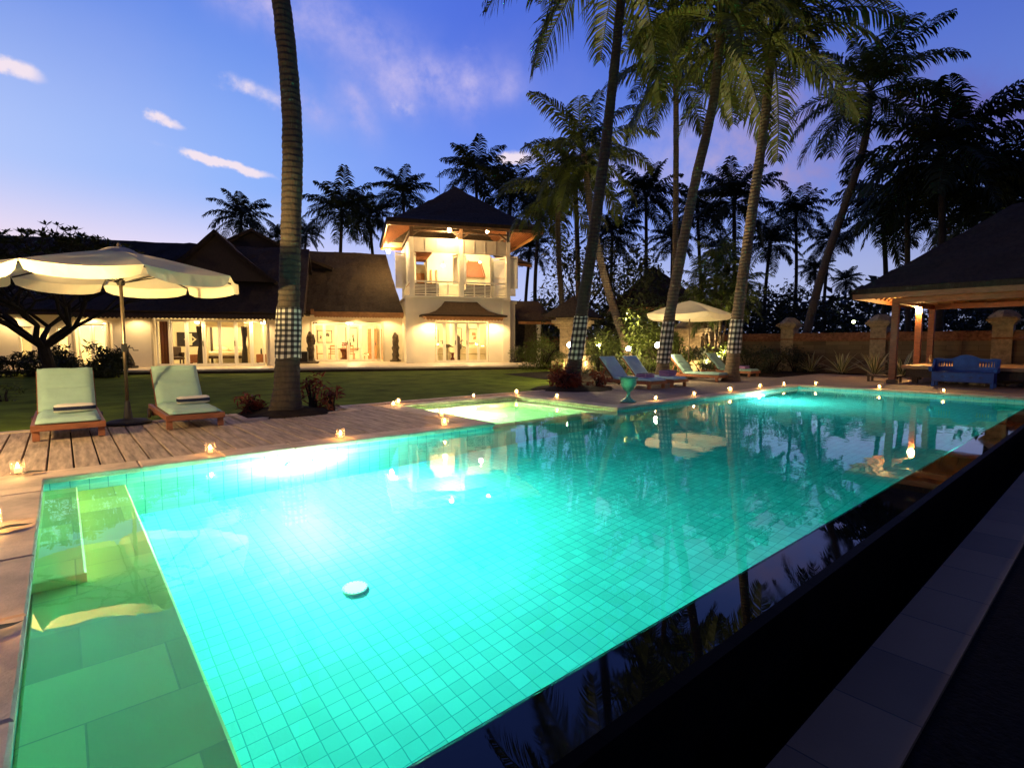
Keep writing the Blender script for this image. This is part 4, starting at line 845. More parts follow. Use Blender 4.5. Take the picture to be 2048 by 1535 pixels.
m = MB(); m.lathe([(0.10, 0.0), (0.12, 0.7), (0.2, 0.8), (0.17, 1.0), (0.08, 1.15), (0.06, 1.3), (0.09, 1.38), (0.07, 1.46), (0.0, 1.5)], 12); m.tube([(0.05, 0, 1.1), (0.25, 0, 1.25), (0.3, 0, 1.2)], 0.03, 6); m.tube([(0.1, 0, 0.95), (0.35, 0, 0.85), (0.5, 0, 0.8)], 0.03, 6); m.build('body', STONED, t, smooth=True); m = MB(); m.lathe([(0.16, 0.0), (0.16, 0.03), (0.0, 0.03)], 12); m.build('base', IRON, t)
t = ht('bird_figure', 'dark long necked bird sculpture behind the left tower doors', 'sculpture', 2.3, 0.8, 0, Z0)
m = MB(); m.sphere((0, 0, 0.92), 0.14, 10, 8, (1.5, 0.8, 0.8)); m.tube([(-0.15, 0, 0.95), (-0.28, 0, 1.1), (-0.25, 0, 1.22), (-0.4, 0, 1.2)], [0.05, 0.03, 0.03, 0.01], 8); m.tube([(0.15, 0, 0.92), (0.4, 0, 0.82)], [0.06, 0.01], 8); m.build('body', STONED, t, smooth=True)
m = MB(); m.tube([(0.03, 0.03, 0), (0.03, 0.03, 0.85)], 0.015, 6); m.tube([(-0.03, -0.03, 0), (-0.03, -0.03, 0.85)], 0.015, 6); m.build('legs', STONED, t)
picture(2.05, 4.90, 1.0, 0.75, 1.1, 'large dark framed picture of pale shapes left in the sitting room', 'warm'); picture(3.75, 4.90, 1.1, 0.4, 1.1, 'narrow framed picture in the middle of the sitting room wall', 'cool'); picture(4.75, 4.90, 1.2, 0.7, 0.95, 'framed picture with red figures at the right end of the sitting room', 'warm')
# balcony seats
for u, lab in ((1.1, 'dark daybed behind the left half of the balcony railing'), (4.0, 'dark daybed behind the right half of the balcony railing')):
    t = ht('daybed', lab, 'daybed', u, 0.75, 0, ZU + 0.085, 'daybeds on the balcony'); m = MB(); m.bbox(-0.7, 0.7, -0.35, 0.35, 0.2, 0.42, 0.03); m.build('mattress', DARKCL, t); m = MB(); m.bbox(-0.7, 0.7, -0.42, -0.36, 0.3, 0.70, 0.02); m.build('backrest', WOOD_DARK, t)
    m = MB(); m.box(-0.7, 0.7, -0.36, 0.36, 0.0, 0.2); m.build('frame', WOOD_DARK, t)
    for k in (-0.35, 0.3): m = MB(); m.sphere((k, -0.1, 0.56), 0.24, 10, 7, (1.1, 0.45, 0.75)); m.build('cushion', CURT, t, smooth=True)

# statues by the doors
def totem(u, v, label, s):
    t = ht('carved_statue', label, 'statue', u, v, s, Z0, 'carved figures beside the dining doors')
    m = MB(); prof = [(0.20, 0.0), (0.21, 0.12), (0.17, 0.2), (0.20, 0.4), (0.16, 0.55), (0.21, 0.8), (0.15, 0.95), (0.19, 1.15), (0.15, 1.3), (0.18, 1.45), (0.12, 1.56), (0.05, 1.66), (0.0, 1.68)]
    pr = []
    for (a, b1), (c, d1) in zip(prof, prof[1:]):
        for k in range(3): pr.append((a+(c-a)*k/3, b1+(d1-b1)*k/3))
    m.lathe(pr + [prof[-1]], 18); rough(m, 0.055, 7.0, s * 9); m.tube([(-0.17, -0.05, 1.1), (-0.2, -0.12, 1.35), (-0.12, -0.1, 1.6)], [0.05, 0.04, 0.03], 7); m.tube([(0.17, -0.05, 1.0), (0.22, -0.1, 1.2), (0.14, -0.1, 1.55)], [0.05, 0.04, 0.03], 7)
    m.build('body', STONED, t, smooth=True); m = MB(); m.bbox(-0.24, 0.24, -0.24, 0.24, 0, 0.10, 0.01); m.build('plinth', STONED, t)
totem(-5.05, 2.3, 'carved dark totem statue left of the dining doors behind the palm', 0.2); totem(-0.45, 2.55, 'carved dark totem statue right of the dining doors beside the tower', 1.1)
t = ht('stone_planter', 'low black planter box left of the dining doors', 'planter', -5.6, 1.6); m = MB(); m.bbox(-0.45, 0.45, -0.35, 0.35, 0, 0.62, 0.02); m.build('box', IRON, t); m = MB(); m.bbox(-0.5, 1.0, -0.6, 0.38, 0, 0.08, 0.01); m.build('base', STONED, t)
def dogstatue(loc, rz, label):
    t = thing('guardian_statue', label, 'statue', loc, rz, 'dark seated animal statues')
    m = MB(); m.tube([(0, 0.10, 0.10), (0, 0.08, 0.30), (0, 0.0, 0.50), (0, -0.05, 0.66), (0, -0.08, 0.74)], [0.20, 0.19, 0.14, 0.09, 0.085], 12)
    m.sphere((0, -0.11, 0.80), 0.10, 10, 8, (1.0, 1.15, 0.9)); m.tube([(0, -0.18, 0.79), (0, -0.27, 0.76)], [0.055, 0.04], 8)
    for s in (-1, 1):
        m.tube([(s*0.05, -0.08, 0.86), (s*0.12, -0.07, 0.95), (s*0.15, -0.07, 1.0)], [0.035, 0.025, 0.006], 6); m.tube([(s*0.09, -0.06, 0.45), (s*0.10, -0.16, 0.25), (s*0.10, -0.17, 0.1)], [0.06, 0.05, 0.05], 8); m.sphere((s*0.16, 0.02, 0.18), 0.12, 8, 6, (0.8, 1.3, 0.9))
    m.build('body', IRON, t, smooth=True); m = MB(); m.bbox(-0.27, 0.27, -0.27, 0.3, 0, 0.10, 0.015); m.build('plinth', IRON, t)
dogstatue(HW(-12.1, -2.4, Z0), HANG - 0.1, 'dark seated animal statue on the terrace left of the bedroom doors'); dogstatue(HW(5.95, -0.6, Z0), HANG + 0.2, 'dark seated animal statue at the right corner of the tower')

# ------------------------------------------------------------------ loungers, towels, parasols
def lounger(x, y, rz, cushion, label, group, ang=48, s=1.0):
    t = thing('sun_lounger', label, 'sun lounger', (x, y, 0), rz, group)
    w = 0.34; L1, L2 = 1.28, 0.78; a = radians(ang)
    m = MB()
    for sx in (-1, 1): m.bbox(sx*w-0.025, sx*w+0.025, 0.0, 1.95, 0.125, 0.205, 0.006)
    m.bbox(-w+0.026, w-0.026, 0.0, 0.05, 0.125, 0.20, 0.006); m.bbox(-w+0.026, w-0.026, 1.88, 1.93, 0.125, 0.20, 0.006)
    for k in range(11): m.box(-w+0.026, w-0.026, 0.09+k*0.108, 0.09+k*0.108+0.07, 0.185, 0.203)
    m.build('frame', WOOD_RED, t)
    for sx in (-1, 1):
        m = MB(); m.bbox(sx*(w-0.02)-0.035, sx*(w-0.02)+0.035, 0.06, 0.13, 0.0, 0.145, 0.006); m.build('leg', WOOD_RED, t)
        m = MB(); m.bbox(sx*(w-0.02)-0.035, sx*(w-0.02)+0.035, 1.62, 1.69, 0.04, 0.145, 0.006); m.build('leg', WOOD_RED, t)
        m = MB(); m.lathe([(0.0, -0.02), (0.075, -0.02), (0.08, 0.0), (0.075, 0.02), (0.0, 0.02)], 16); m.v = [(sx*(w+0.05)+c, 1.655+a_, 0.08+b_) for a_, b_, c in m.v]; m.build('wheel', WOOD_DARK, t)
    m = MB(); d = Vector((0, cos(a), sin(a))); nrm = Vector((0, -sin(a), cos(a)))
    p0 = Vector((0, L1, 0.20)); 
    for sx in (-1, 1): q = Vector((sx*(w-0.03), 0, 0)); m.bar(p0+q, p0+q+d*L2, 0.045, 0.03, nrm)
    for k in range(7): q = p0 + d*(0.06+k*0.11); m.bar(q - Vector((w-0.05, 0, 0)), q + Vector((w-0.05, 0, 0)), 0.07, 0.018, nrm)
    for sx in (-1, 1): q = Vector((sx*(w-0.08), 0, 0)); m.bar(p0+q+d*L2*0.62, Vector((sx*(w-0.08), L1+0.50, 0.17)), 0.03, 0.03)
    m.build('back_frame', WOOD_RED, t)
    def pad(o, u, n, L, th, name):
        m = MB(); nx, ny = 10, 34; vs = []; fs = []; hw = w - 0.02
        for lay in (0, 1):
            for j in range(ny+1):
                for i in range(nx+1):
                    sx = -1 + 2*i/nx; sy = j/ny; e = min(1-abs(sx), 1.0)*hw; e2 = min(sy, 1-sy)*L; ed = 1-max(0, 1-min(e, e2)/0.05)**2
                    h = (th*(0.35+0.65*ed) - 0.016*max(0, 1-abs(((sy*3.0) % 1.0)-0.5)/0.05)*(1 if 0.1 < sy < 0.9 else 0) + 0.014*mnoise.noise(Vector((sx*2+x, sy*4, lay)))) if lay else th*0.15*(1-ed)
                    vs.append(o + Vector((sx*hw, 0, 0)) + u*(sy*L) + n*h)
        N = (nx+1)*(ny+1); ix = lambda l, j, i: l*N + j*(nx+1) + i
        for j in range(ny):
            for i in range(nx): fs += [(ix(1,j,i), ix(1,j,i+1), ix(1,j+1,i+1), ix(1,j+1,i)), (ix(0,j,i), ix(0,j+1,i), ix(0,j+1,i+1), ix(0,j,i+1))]
        for i in range(nx): fs += [(ix(0,0,i), ix(0,0,i+1), ix(1,0,i+1), ix(1,0,i)), (ix(0,ny,i), ix(1,ny,i), ix(1,ny,i+1), ix(0,ny,i+1))]
        for j in range(ny): fs += [(ix(0,j,0), ix(1,j,0), ix(1,j+1,0), ix(0,j+1,0)), (ix(0,j,nx), ix(0,j+1,nx), ix(1,j+1,nx), ix(1,j,nx))]
        m.add(vs, fs); return m.build(name, cushion, t, smooth=True)
    pad(Vector((0, 0.01, 0.206)), Vector((0, 1, 0)), Vector((0, 0, 1)), L1-0.0, 0.075, 'seat_cushion')
    pad(p0 + nrm*0.018 + d*0.03, d, nrm, L2, 0.075, 'back_cushion')
    return t
lounger(0.03, 8.62, 0.0, GREENC, 'pale green sun lounger left of the large parasol', 'pale green loungers under the large parasol')
lounger(1.42, 8.60, 0.0, GREENC, 'pale green sun lounger right of the large parasol', 'pale green loungers under the large parasol')
GR = 'sun loungers on the right hand deck'
lounger(12.05, 8.12, 0.0, BLUEC, 'blue sun lounger nearest the palm with red plants, behind the green urn', GR)
lounger(13.10, 8.12, 0.0, BLUEC, 'blue sun lounger second from the urn, under the lamp lit palm', GR)
lounger(15.95, 8.35, 0.0, TEALC, 'sea green sun lounger in front of the square parasol', GR)
lounger(19.15, 8.85, 0.0, TEALC, 'farthest sun lounger, right of the square parasol by the hedge', GR)
NAVY = stripes('navy_towel', (0.75, 0.70, 0.58), (0.012, 0.018, 0.05), 10.5, 2, 'Object', 0.12, 0.5)
PURP = stripes('purple_towel', (0.40, 0.22, 0.45), (0.04, 0.03, 0.12), 9.0, 2, 'Object', 0.1, 0.45)
def rolled_towel(x, y, rz, label):
    t = thing('rolled_towel', label, 'towel', (x, y, 0.29), rz, 'striped towels on the pale green loungers')
    m = MB(); n = 26; prof = []
    for lay in range(2):
        pass
    pts = [(-0.21 + 0.42*i/10, 0, 0.062) for i in range(11)]; m.tube(pts, [0.050, 0.060, 0.063, 0.064, 0.064, 0.064, 0.064, 0.064, 0.063, 0.060, 0.050], 18)
    m.v = [(a, b_*1.35, c*0.95) for a, b_, c in m.v]; rough(m, 0.008, 14, x); m.build('roll', NAVY, t, smooth=True)
    m = MB(); sp = [(0.0 + 0.006*k*cos(k*0.55)*1.2, 0.006*k*sin(k*0.55)) for k in range(9)]
    for sx in (-1, 1): m.tube([(sx*0.214, p_*1.0, 0.06 + q_*0.9) for p_, q_ in sp], 0.006, 6)
    m.build('rolled_edge', NAVY, t)
rolled_towel(0.10, 9.12, 0.06, 'rolled navy and white towel on the lounger left of the parasol'); rolled_towel(1.50, 9.28, 0.12, 'rolled navy and white towel on the lounger right of the parasol')
def folded_towel(x, y, rz, label, n=2):
    t = thing('folded_towel', label, 'towel', (x, y, 0.285), rz, 'purple striped towels on the right hand loungers')
    for k in range(n):
        m = MB(); m.bbox(-0.24, 0.24, -0.15, 0.15, 0.0, 0.055, 0.02); rough(m, 0.010, 8, k + x); o = m.build('fold', PURP, t, (0, 0, k*0.055), R.uniform(-0.05, 0.05))
folded_towel(12.12, 8.62, 0.1, 'folded purple striped towel on the blue lounger behind the urn'); folded_towel(13.16, 8.60, 0.1, 'folded purple striped towel stack on the second blue lounger', 3); folded_towel(19.10, 9.3, 0.1, 'folded purple striped towel on the farthest lounger')
def parasol(x, y, n, Rr, zr, za, label, drop, rot, pole=0.024, crank=True):
    t = thing('parasol', label, 'parasol', (x, y, 0), 0, None); per = 8
    m = MB(); vs = [(0, 0, za)]; fs = []; rings = 7
    for j in range(1, rings+1):
        u = j / rings
        for k in range(n):
            a0, a1 = rot + 2*pi*k/n, rot + 2*pi*(k+1)/n
            for i in range(per):
                s = i / per; px = (cos(a0)*(1-s) + cos(a1)*s); py = (sin(a0)*(1-s) + sin(a1)*s)
                z = za + (zr - za) * (u ** 1.15) - 0.05*sin(pi*s)*u
                vs.append((px*Rr*u, py*Rr*u, z))
    N = n*per
    for i in range(N): fs.append((0, 1+i, 1+(i+1) % N))
    for j in range(rings-1):
        for i in range(N): i2 = (i+1) % N; fs.append((1+j*N+i, 1+(j+1)*N+i, 1+(j+1)*N+i2, 1+j*N+i2))
    m.add(vs, fs); o = m.build('canopy', CANVAS, t, smooth=False)
    m = MB()
    for k in range(n):                                   # valance flap per side, notched at the ribs
        a0, a1 = rot + 2*pi*k/n, rot + 2*pi*(k+1)/n; vs = []
        for i in range(per+1):
            s = i/per; px = (cos(a0)*(1-s) + cos(a1)*s)*Rr; py = (sin(a0)*(1-s) + sin(a1)*s)*Rr; z = zr - 0.05*sin(pi*s); e_ = min(s, 1-s); f = drop*(0.78 + 0.22*min(1, e_*6)); sw = 1 + 0.012*sin(9*s + k)
            gx = 0.012 if 0 < i < per else 0.0
            ss_ = s if 0 < i < per else (0.035 if i == 0 else 0.965)
            qx = (cos(a0)*(1-ss_) + cos(a1)*ss_)*Rr*sw; qy = (sin(a0)*(1-ss_) + sin(a1)*ss_)*Rr*sw
            vs += [(px, py, z), (qx, qy, z - f)]
        m.add(vs, [(i*2, i*2+1, i*2+3, i*2+2) for i in range(per)])
    m.build('valance', CANVAS, t)
    if n == 8:
        m = MB(); m.lathe([(0.30, za-0.10+0.04), (0.15, za+0.02), (0.0, za+0.05)], 8); m.build('vent_cap', CANVAS, t)
    m = MB(); m.lathe([(0.02, za+0.02), (0.03, za+0.06), (0.015, za+0.10), (0.0, za+0.11)], 10); m.build('finial', POLEM, t, smooth=True)
    m = MB(); m.tube([(0, 0, 0.02), (0, 0, za)], pole, 12); m.build('pole', POLEM, t, smooth=True)
    hz = zr + 0.02
    for k in range(n):
        a = rot + 2*pi*k/n; m = MB(); m.bar((0.03*cos(a), 0.03*sin(a), za-0.06), (Rr*0.985*cos(a), Rr*0.985*sin(a), zr-0.02), 0.016, 0.022); rb = m.build('rib', METAL, t)
        m = MB(); m.bar((0.04*cos(a), 0.04*sin(a), hz-0.12), (Rr*0.55*cos(a), Rr*0.55*sin(a), za+(zr-za)*(0.55**1.15)-0.05), 0.014, 0.016); m.build('strut', METAL, rb)
    m = MB(); m.lathe([(0.045, hz-0.16), (0.055, hz-0.13), (0.055, hz-0.09), (0.03, hz-0.07)], 12); m.build('hub', METAL, t)
    m = MB(); m.lathe([(0.30, 0.0), (0.30, 0.02), (0.24, 0.05), (0.06, 0.075), (0.035, 0.30), (0.034, 0.34), (0.0, 0.34)], 24); m.build('base', IRON, t, smooth=True)
    if crank: m = MB(); m.box(-0.035, 0.035, -0.04, 0.04, 1.08, 1.2); m.tube([(0.03, 0, 1.14), (0.10, -0.02, 1.14), (0.11, -0.02, 1.10), (0.17, -0.03, 1.10)], 0.008, 6); m.build('crank', METAL, t)
    return t
parasol(0.72, 9.80, 8, 1.63, 2.20, 2.58, 'large cream parasol over the two pale green loungers', 0.16, HEAD - pi/2)
parasol(17.05, 10.3, 4, 1.55, 2.26, 2.72, 'cream square parasol behind the right hand loungers', 0.20, HEAD - pi/2 + 0.06, crank=False)

# ------------------------------------------------------------------ urn, bench, pavilion, boundary wall, shrines
t = thing('urn', 'green glazed goblet urn standing on the deck beside the spa', 'urn', (8.85, 6.70, 0.0))
m = MB(); m.lathe([(0.16, 0.0), (0.165, 0.02), (0.12, 0.045), (0.05, 0.09), (0.035, 0.18), (0.045, 0.22), (0.10, 0.26), (0.155, 0.34), (0.165, 0.46), (0.185, 0.49), (0.20, 0.50), (0.195, 0.515), (0.16, 0.50), (0.14, 0.4), (0.0, 0.34)], 24); m.build('bowl', URNM, t, smooth=True)
m = MB(); m.lathe([(0.17, 0.0), (0.17, 0.012), (0.0, 0.012)], 20); m.build('foot', IRON, t)
t = thing('bench', 'bright blue carved wooden bench with spindles in its backrest', 'bench', (19.05, 3.03, 0.0), -pi/2)
m = MB(); m.bbox(-0.66, 0.66, -0.26, 0.26, 0.14, 0.42, 0.01); o = m.build('seat_box', BLUEP, t)
m = MB()
for x in (-0.40, -0.2, 0.2, 0.40): m.extr([(x-0.06, 0.28), (x, 0.33), (x+0.06, 0.28), (x, 0.23)], -0.275, -0.261)
m.box(-0.62, 0.62, -0.272, -0.261, 0.385, 0.41); m.box(-0.62, 0.62, -0.272, -0.261, 0.15, 0.175); m.build('carving', M('dark_blue_paint', (0.012, 0.04, 0.2), 0.5, 0.3), o)
for x in (-0.63, 0.63):
    for y in (-0.22, 0.22): m = MB(); m.bbox(x-0.035, x+0.035, y-0.035, y+0.035, 0.0, 0.14, 0.006); m.build('leg', BLUEP, t)
m = MB(); cr = []
for i in range(25):
    x = -0.72 + 1.44*i/24; k = abs(x)
    z = 0.76 + (0.11*cos(pi*k/0.62) + 0.02 if k < 0.31 else 0.02 - 0.02*(k-0.31)) + (0.02*sin((k-0.5)*14) if k > 0.5 else 0)
    cr.append((x, z))
m.extr([(-0.72, 0.70)] + cr + [(0.72, 0.70)], 0.20, 0.25)
m.extr([(-0.66, 0.42), (-0.66, 0.56), (0.66, 0.56), (0.66, 0.42)], 0.20, 0.25); m.extr([(-0.28, 0.56), (-0.28, 0.70), (0.28, 0.70), (0.28, 0.56)], 0.20, 0.25); m.box(-0.70, -0.60, 0.20, 0.25, 0.56, 0.70); m.box(0.60, 0.70, 0.20, 0.25, 0.56, 0.70); m.build('backrest', BLUEP, t)
m = MB()
for s in (-1, 1):
    for k in range(5): x = s*(0.33 + 0.06*k); m.lathe([(0.012, 0.56), (0.02, 0.60), (0.012, 0.63), (0.02, 0.66), (0.012, 0.70)], 8, (x, 0.225, 0))
m.build('spindle', BLUEP, t)
for s in (-1, 1):
    m = MB(); m.v = []; pr = [(-0.30, 0.42), (-0.30, 0.50), (-0.10, 0.52), (0.05, 0.60), (0.16, 0.74), (0.20, 0.76), (0.20, 0.42)]
    m.extr(pr, -0.03, 0.03); m.v = [(s*0.69 + b_, a, c) for a, b_, c in m.v]; m.tube([(s*0.69-0.04, -0.28, 0.51), (s*0.69+0.04, -0.28, 0.51)], 0.045, 10); m.build('armrest', BLUEP, t)

pav = thing('pavilion', 'open wooden pavilion with a dark thatched roof and one burning lamp', 'pavilion', (21.4, 1.0, 0), pi/2)
m = MB(); hip(m, -4.65, 4.65, -3.1, 3.1, 2.82, (0, 0, 5.25), 1.08, 12, 0.06, ridge=1.55); hip(m, -4.63, 4.63, -3.08, 3.08, 2.68, (0, 0, 4.95), 1.08, 12, 0, False, ridge=1.55)
for a, c in (((-4.65, -3.1), (4.65, -3.1)), ((4.65, -3.1), (4.65, 3.1)), ((4.65, 3.1), (-4.65, 3.1)), ((-4.65, 3.1), (-4.65, -3.1))): m.quad((*a, 2.67), (*c, 2.67), (*c, 2.83), (*a, 2.83))
m.build('roof', THATCH_DK, pav)
m = MB(); hip(m, -4.5, 4.5, -2.95, 2.95, 2.66, (0, 0, 4.8), 1.0, 6, 0, False, ridge=1.55); m.build('soffit', M('warm_plank', (0.45, 0.24, 0.09), 0.6, 0.25, 3, 0.06, 30), pav)
m = MB()
for k in range(20):
    u = -4.4 + 8.8*(k+0.5)/20
    for s in (-1, 1): dv = min(2.6, 4.5-abs(u))*0.95; m.bar((u, s*2.95, 2.64), (u, s*(2.95-dv), 2.64+dv*0.85), 0.06, 0.08)
for k in range(13):
    v = -2.8 + 5.6*(k+0.5)/13
    for s in (-1, 1): du = (2.95-abs(v))*0.9; m.bar((s*4.5, v, 2.64), (s*(4.5-du), v, 2.64+du*0.85), 0.06, 0.08)
m.build('rafter', WOOD_ORANGE, pav)
m = MB()
for a, c in (((-4.6, -3.05), (4.6, -3.05)), ((4.6, -3.05), (4.6, 3.05)), ((4.6, 3.05), (-4.6, 3.05)), ((-4.6, 3.05), (-4.6, -3.05))): m.bar((*a, 2.60), (*c, 2.60), 0.05, 0.15)
m.build('fascia', WOOD_RED, pav)
for x, y in ((3.72, 2.2), (3.72, -0.5), (3.72, -2.2), (-3.7, 2.2), (-3.7, -2.2), (0, -2.2)):
    m = MB(); m.bbox(x-0.085, x+0.085, y-0.085, y+0.085, 0, 2.56, 0.01); o = m.build('post', WOOD_RED, pav)
    k = MB(); k.bbox(x-0.13, x+0.13, y-0.13, y+0.13, 0, 0.12, 0.02); k.build('foot', STONED, o)
m = MB(); m.bbox(-3.8, 3.8, 2.12, 2.28, 2.40, 2.56, 0.01); m.bbox(-3.8, 3.8, -2.28, -2.12, 2.40, 2.56, 0.01); m.bbox(3.64, 3.80, -2.12, 2.12, 2.40, 2.555, 0.01); m.bbox(-3.8, -3.64, -2.12, 2.12, 2.40, 2.555, 0.01); m.build('beam', WOOD_RED, pav)
m = MB(); m.bbox(-3.6, 3.60, -2.1, 1.85, 0.44, 0.54, 0.01); m.build('platform', M('platform_plank', (0.42, 0.27, 0.13), 0.5, 0.3, 3, 0.06, 30), pav)
m = MB(); m.box(-3.5, 3.5, 1.62, 1.72, 0.20, 0.44); m.box(3.4, 3.5, -2.0, 1.62, 0.2, 0.44); m.box(-3.5, 3.4, -2.0, -1.9, 0.2, 0.44)
for x in (-3.3, -1.6, 0, 1.6, 3.3): m.box(x-0.07, x+0.07, 1.45, 1.60, 0, 0.44)
m.build('platform_frame', WOOD_DARK, pav)
m = MB(); m.sphere((3.72, -0.42, 2.30), 0.085, 12, 8); o = m.build('lamp', emit('amber_bulb', (1.0, 0.56, 0.17), 1700.0), pav, smooth=True); k = MB(); k.lathe([(0.03, 0.08), (0.07, 0.06), (0.09, 0.10), (0.02, 0.16)], 12, (3.72, -0.42, 2.30)); k.bar((3.72, -0.42, 2.40), (3.72, -0.48, 2.50), 0.03, 0.03); k.build('lamp_cap', METAL, o)
t = thing('figurine', 'small pale stone figure standing on the pavilion platform beside the lamp post', 'figurine', (21.9, 4.35, 0.54)); m = MB(); m.lathe([(0.06, 0), (0.07, 0.06), (0.04, 0.1), (0.06, 0.17), (0.035, 0.22), (0.045, 0.26), (0.0, 0.31)], 10); m.build('body', STONE, t, smooth=True); m = MB(); m.bbox(-0.07, 0.07, -0.07, 0.07, 0, 0.03, 0.005); m.build('base', STONED, t)
t = thing('step_stool', 'low dark wooden step left of the pavilion post', 'step', (19.9, 5.1, 0), 0); m = MB(); m.bbox(-0.25, 0.25, -0.45, 0.45, 0.16, 0.21, 0.008); m.build('top', WOOD_DARK, t)
for x in (-0.2, 0.2):
    for y in (-0.38, 0.38): m = MB(); m.box(x-0.03, x+0.03, y-0.03, y+0.03, 0, 0.16); m.build('leg', WOOD_DARK, t)
m = MB()
for k in range(70):
    m.sphere((R.uniform(20.0, 21.0), R.uniform(-1.5, 4.0), 0.03), R.uniform(0.04, 0.09), 7, 5, (1, 1.2, 0.6))
o = m.build('pebbles', M('pale_pebble', (0.5, 0.45, 0.36), 0.7, 0.2), None, smooth=True); o['kind'] = 'stuff'

bw = thing('boundary_wall', 'brown stone boundary wall with red brick coping behind the pavilion', 'wall', (25.0, 0, 0))
m = MB(); m.box(-0.14, 0.14, -14, 26, -0.1, 1.30); 
for ya, yb in ((3.5, 6.1), (7.15, 9.6), (-0.2, 2.5)): m.box(-0.165, -0.14, ya, yb, 1.02, 1.10); m.box(-0.165, -0.14, ya, yb, 0.62, 0.68)
m.build('wall_body', WALLST, bw)
m = MB()
for i, (w, z0, z1) in enumerate(((0.22, 1.301, 1.36), (0.30, 1.361, 1.42), (0.26, 1.421, 1.52), (0.18, 1.521, 1.60), (0.10, 1.601, 1.66))):
    y = -14
    while y < 26: y2 = y + R.uniform(0.5, 0.9); m.box(-w + R.uniform(-0.008, 0.008), w, y + 0.002, y2, z0, z1 + R.uniform(-0.006, 0.004)); y = y2
m.build('coping', BRICKR, bw)
for y in (-0.75, 2.98, 6.63, 10.1, 13.75, 17.4):
    m = MB(); m.bbox(-0.27, 0.27, y-0.27, y+0.27, -0.1, 1.86, 0.015); m.bbox(-0.30, 0.30, y-0.30, y+0.30, -0.1, 0.35, 0.015); o = m.build('pillar', STONE, bw)
    m = MB()
    for w, z0, z1 in ((0.31, 1.861, 1.92), (0.37, 1.921, 1.98), (0.43, 1.981, 2.05), (0.37, 2.051, 2.11)): m.bbox(-w, w, y-w, y+w, z0, z1, 0.012)
    m.lathe([(0.36*1.3, 2.11), (0.30*1.3, 2.2), (0.22*1.3, 2.28), (0.14*1.3, 2.36), (0.0, 2.38)], 4, (0, y, 0)); c_ = m.build('cap', STONE, o)
def shrine(x, y, rz, h, w, label, roof=True, mat=STONE):
    t = thing('garden_shrine', label, 'shrine', (x, y, -0.03), rz, 'stone shrines among the shrubs')
    m = MB(); m.bbox(-w, w, -w, w, 0, h*0.14, 0.02); m.bbox(-w*0.85, w*0.85, -w*0.85, w*0.85, h*0.14, h*0.22, 0.02); m.build('plinth', mat, t)
    m = MB(); m.bbox(-w*0.62, w*0.62, -w*0.62, w*0.62, h*0.22, h*0.62, 0.02); m.bbox(-w*0.3, w*0.3, -w*0.66, -w*0.62, h*0.28, h*0.55, 0.01); m.build('body', mat, t)
    m = MB()
    for k, (a, z0, z1) in enumerate(((0.72, 0.62, 0.66), (0.86, 0.66, 0.70), (1.0, 0.70, 0.75), (0.8, 0.75, 0.79))): m.bbox(-w*a, w*a, -w*a, w*a, h*z0+0.001, h*z1, 0.012)
    m.build('cornice', mat, t)
    if roof: m = MB(); hip(m, -w*1.5, w*1.5, -w*1.5, w*1.5, h*0.79, (0, 0, h*1.12), 1.1, 8, 0.03); hip(m, -w*1.48, w*1.48, -w*1.48, w*1.48, h*0.775, (0, 0, h*1.0), 1.1, 6, 0, False); m.build('roof', THATCH, t)
    else: m = MB(); m.lathe([(w*1.1, h*0.79), (w*0.7, h*0.88), (w*0.4, h*0.95), (0.0, h)], 4); m.build('roof', mat, t)
p = GA(1146, 25); shrine(p.x, p.y, 0.4, 3.1, 0.78, 'lamp lit stone shrine with thatched roof behind the palm with red plants')
p = GA(1385, 23); shrine(p.x, p.y, 0.3, 2.5, 0.72, 'yellow lit stone shrine under the square parasol', False)
t = thing('outbuilding', 'small tile roofed outbuilding with a white column right of the tower', 'outbuilding', GA(1062, 33), HANG)
m = MB(); patch(m, (-1.3, -1.6, 2.55), (1.0, -1.6, 2.55), (0.8, 0.9, 3.9), (-1.3, 0.9, 3.9), 8, 6, 0.04, 0.14); m.build('roof', THATCH, t); m = MB(); m.bar((-1.3, -1.58, 2.42), (1.0, -1.58, 2.42), 0.05, 0.16); m.build('fascia', WOOD_ORANGE, t)
m = MB(); m.lathe([(0.16, -0.03), (0.13, 0.1), (0.11, 1.8), (0.16, 2.0), (0.16, 2.4)], 14, (0.05, -1.3, 0)); m.build('column', WHITE, t, smooth=True); m = MB(); m.box(-1.2, 0.9, 0.6, 0.8, -0.03, 2.9); m.build('wall', STONED, t)
t = thing('garden_pavilion', 'thatched garden pavilion with a lit eave behind the trees', 'pavilion', GA(1300, 31), 0.75)
m = MB(); hip(m, -3.2, 3.2, -2.6, 2.6, 3.25, (0, 0, 5.6), 1.1, 9, 0.05, ridge=0.7); hip(m, -3.18, 3.18, -2.58, 2.58, 3.1, (0, 0, 5.3), 1.1, 8, 0, False, ridge=0.7); m.build('roof', THATCH_DK, t)
m = MB()
for a, c in (((-3.1, -2.5), (3.1, -2.5)), ((3.1, -2.5), (3.1, 2.5)), ((3.1, 2.5), (-3.1, 2.5)), ((-3.1, 2.5), (-3.1, -2.5))): m.bar((*a, 3.04), (*c, 3.04), 0.06, 0.18)
m.build('fascia', WOOD_ORANGE, t)
for x in (-2.4, 2.4):
    for y in (-1.8, 1.8): m = MB(); m.box(x-0.1, x+0.1, y-0.1, y+0.1, -0.03, 3.1); m.build('post', WOOD_RED, t)

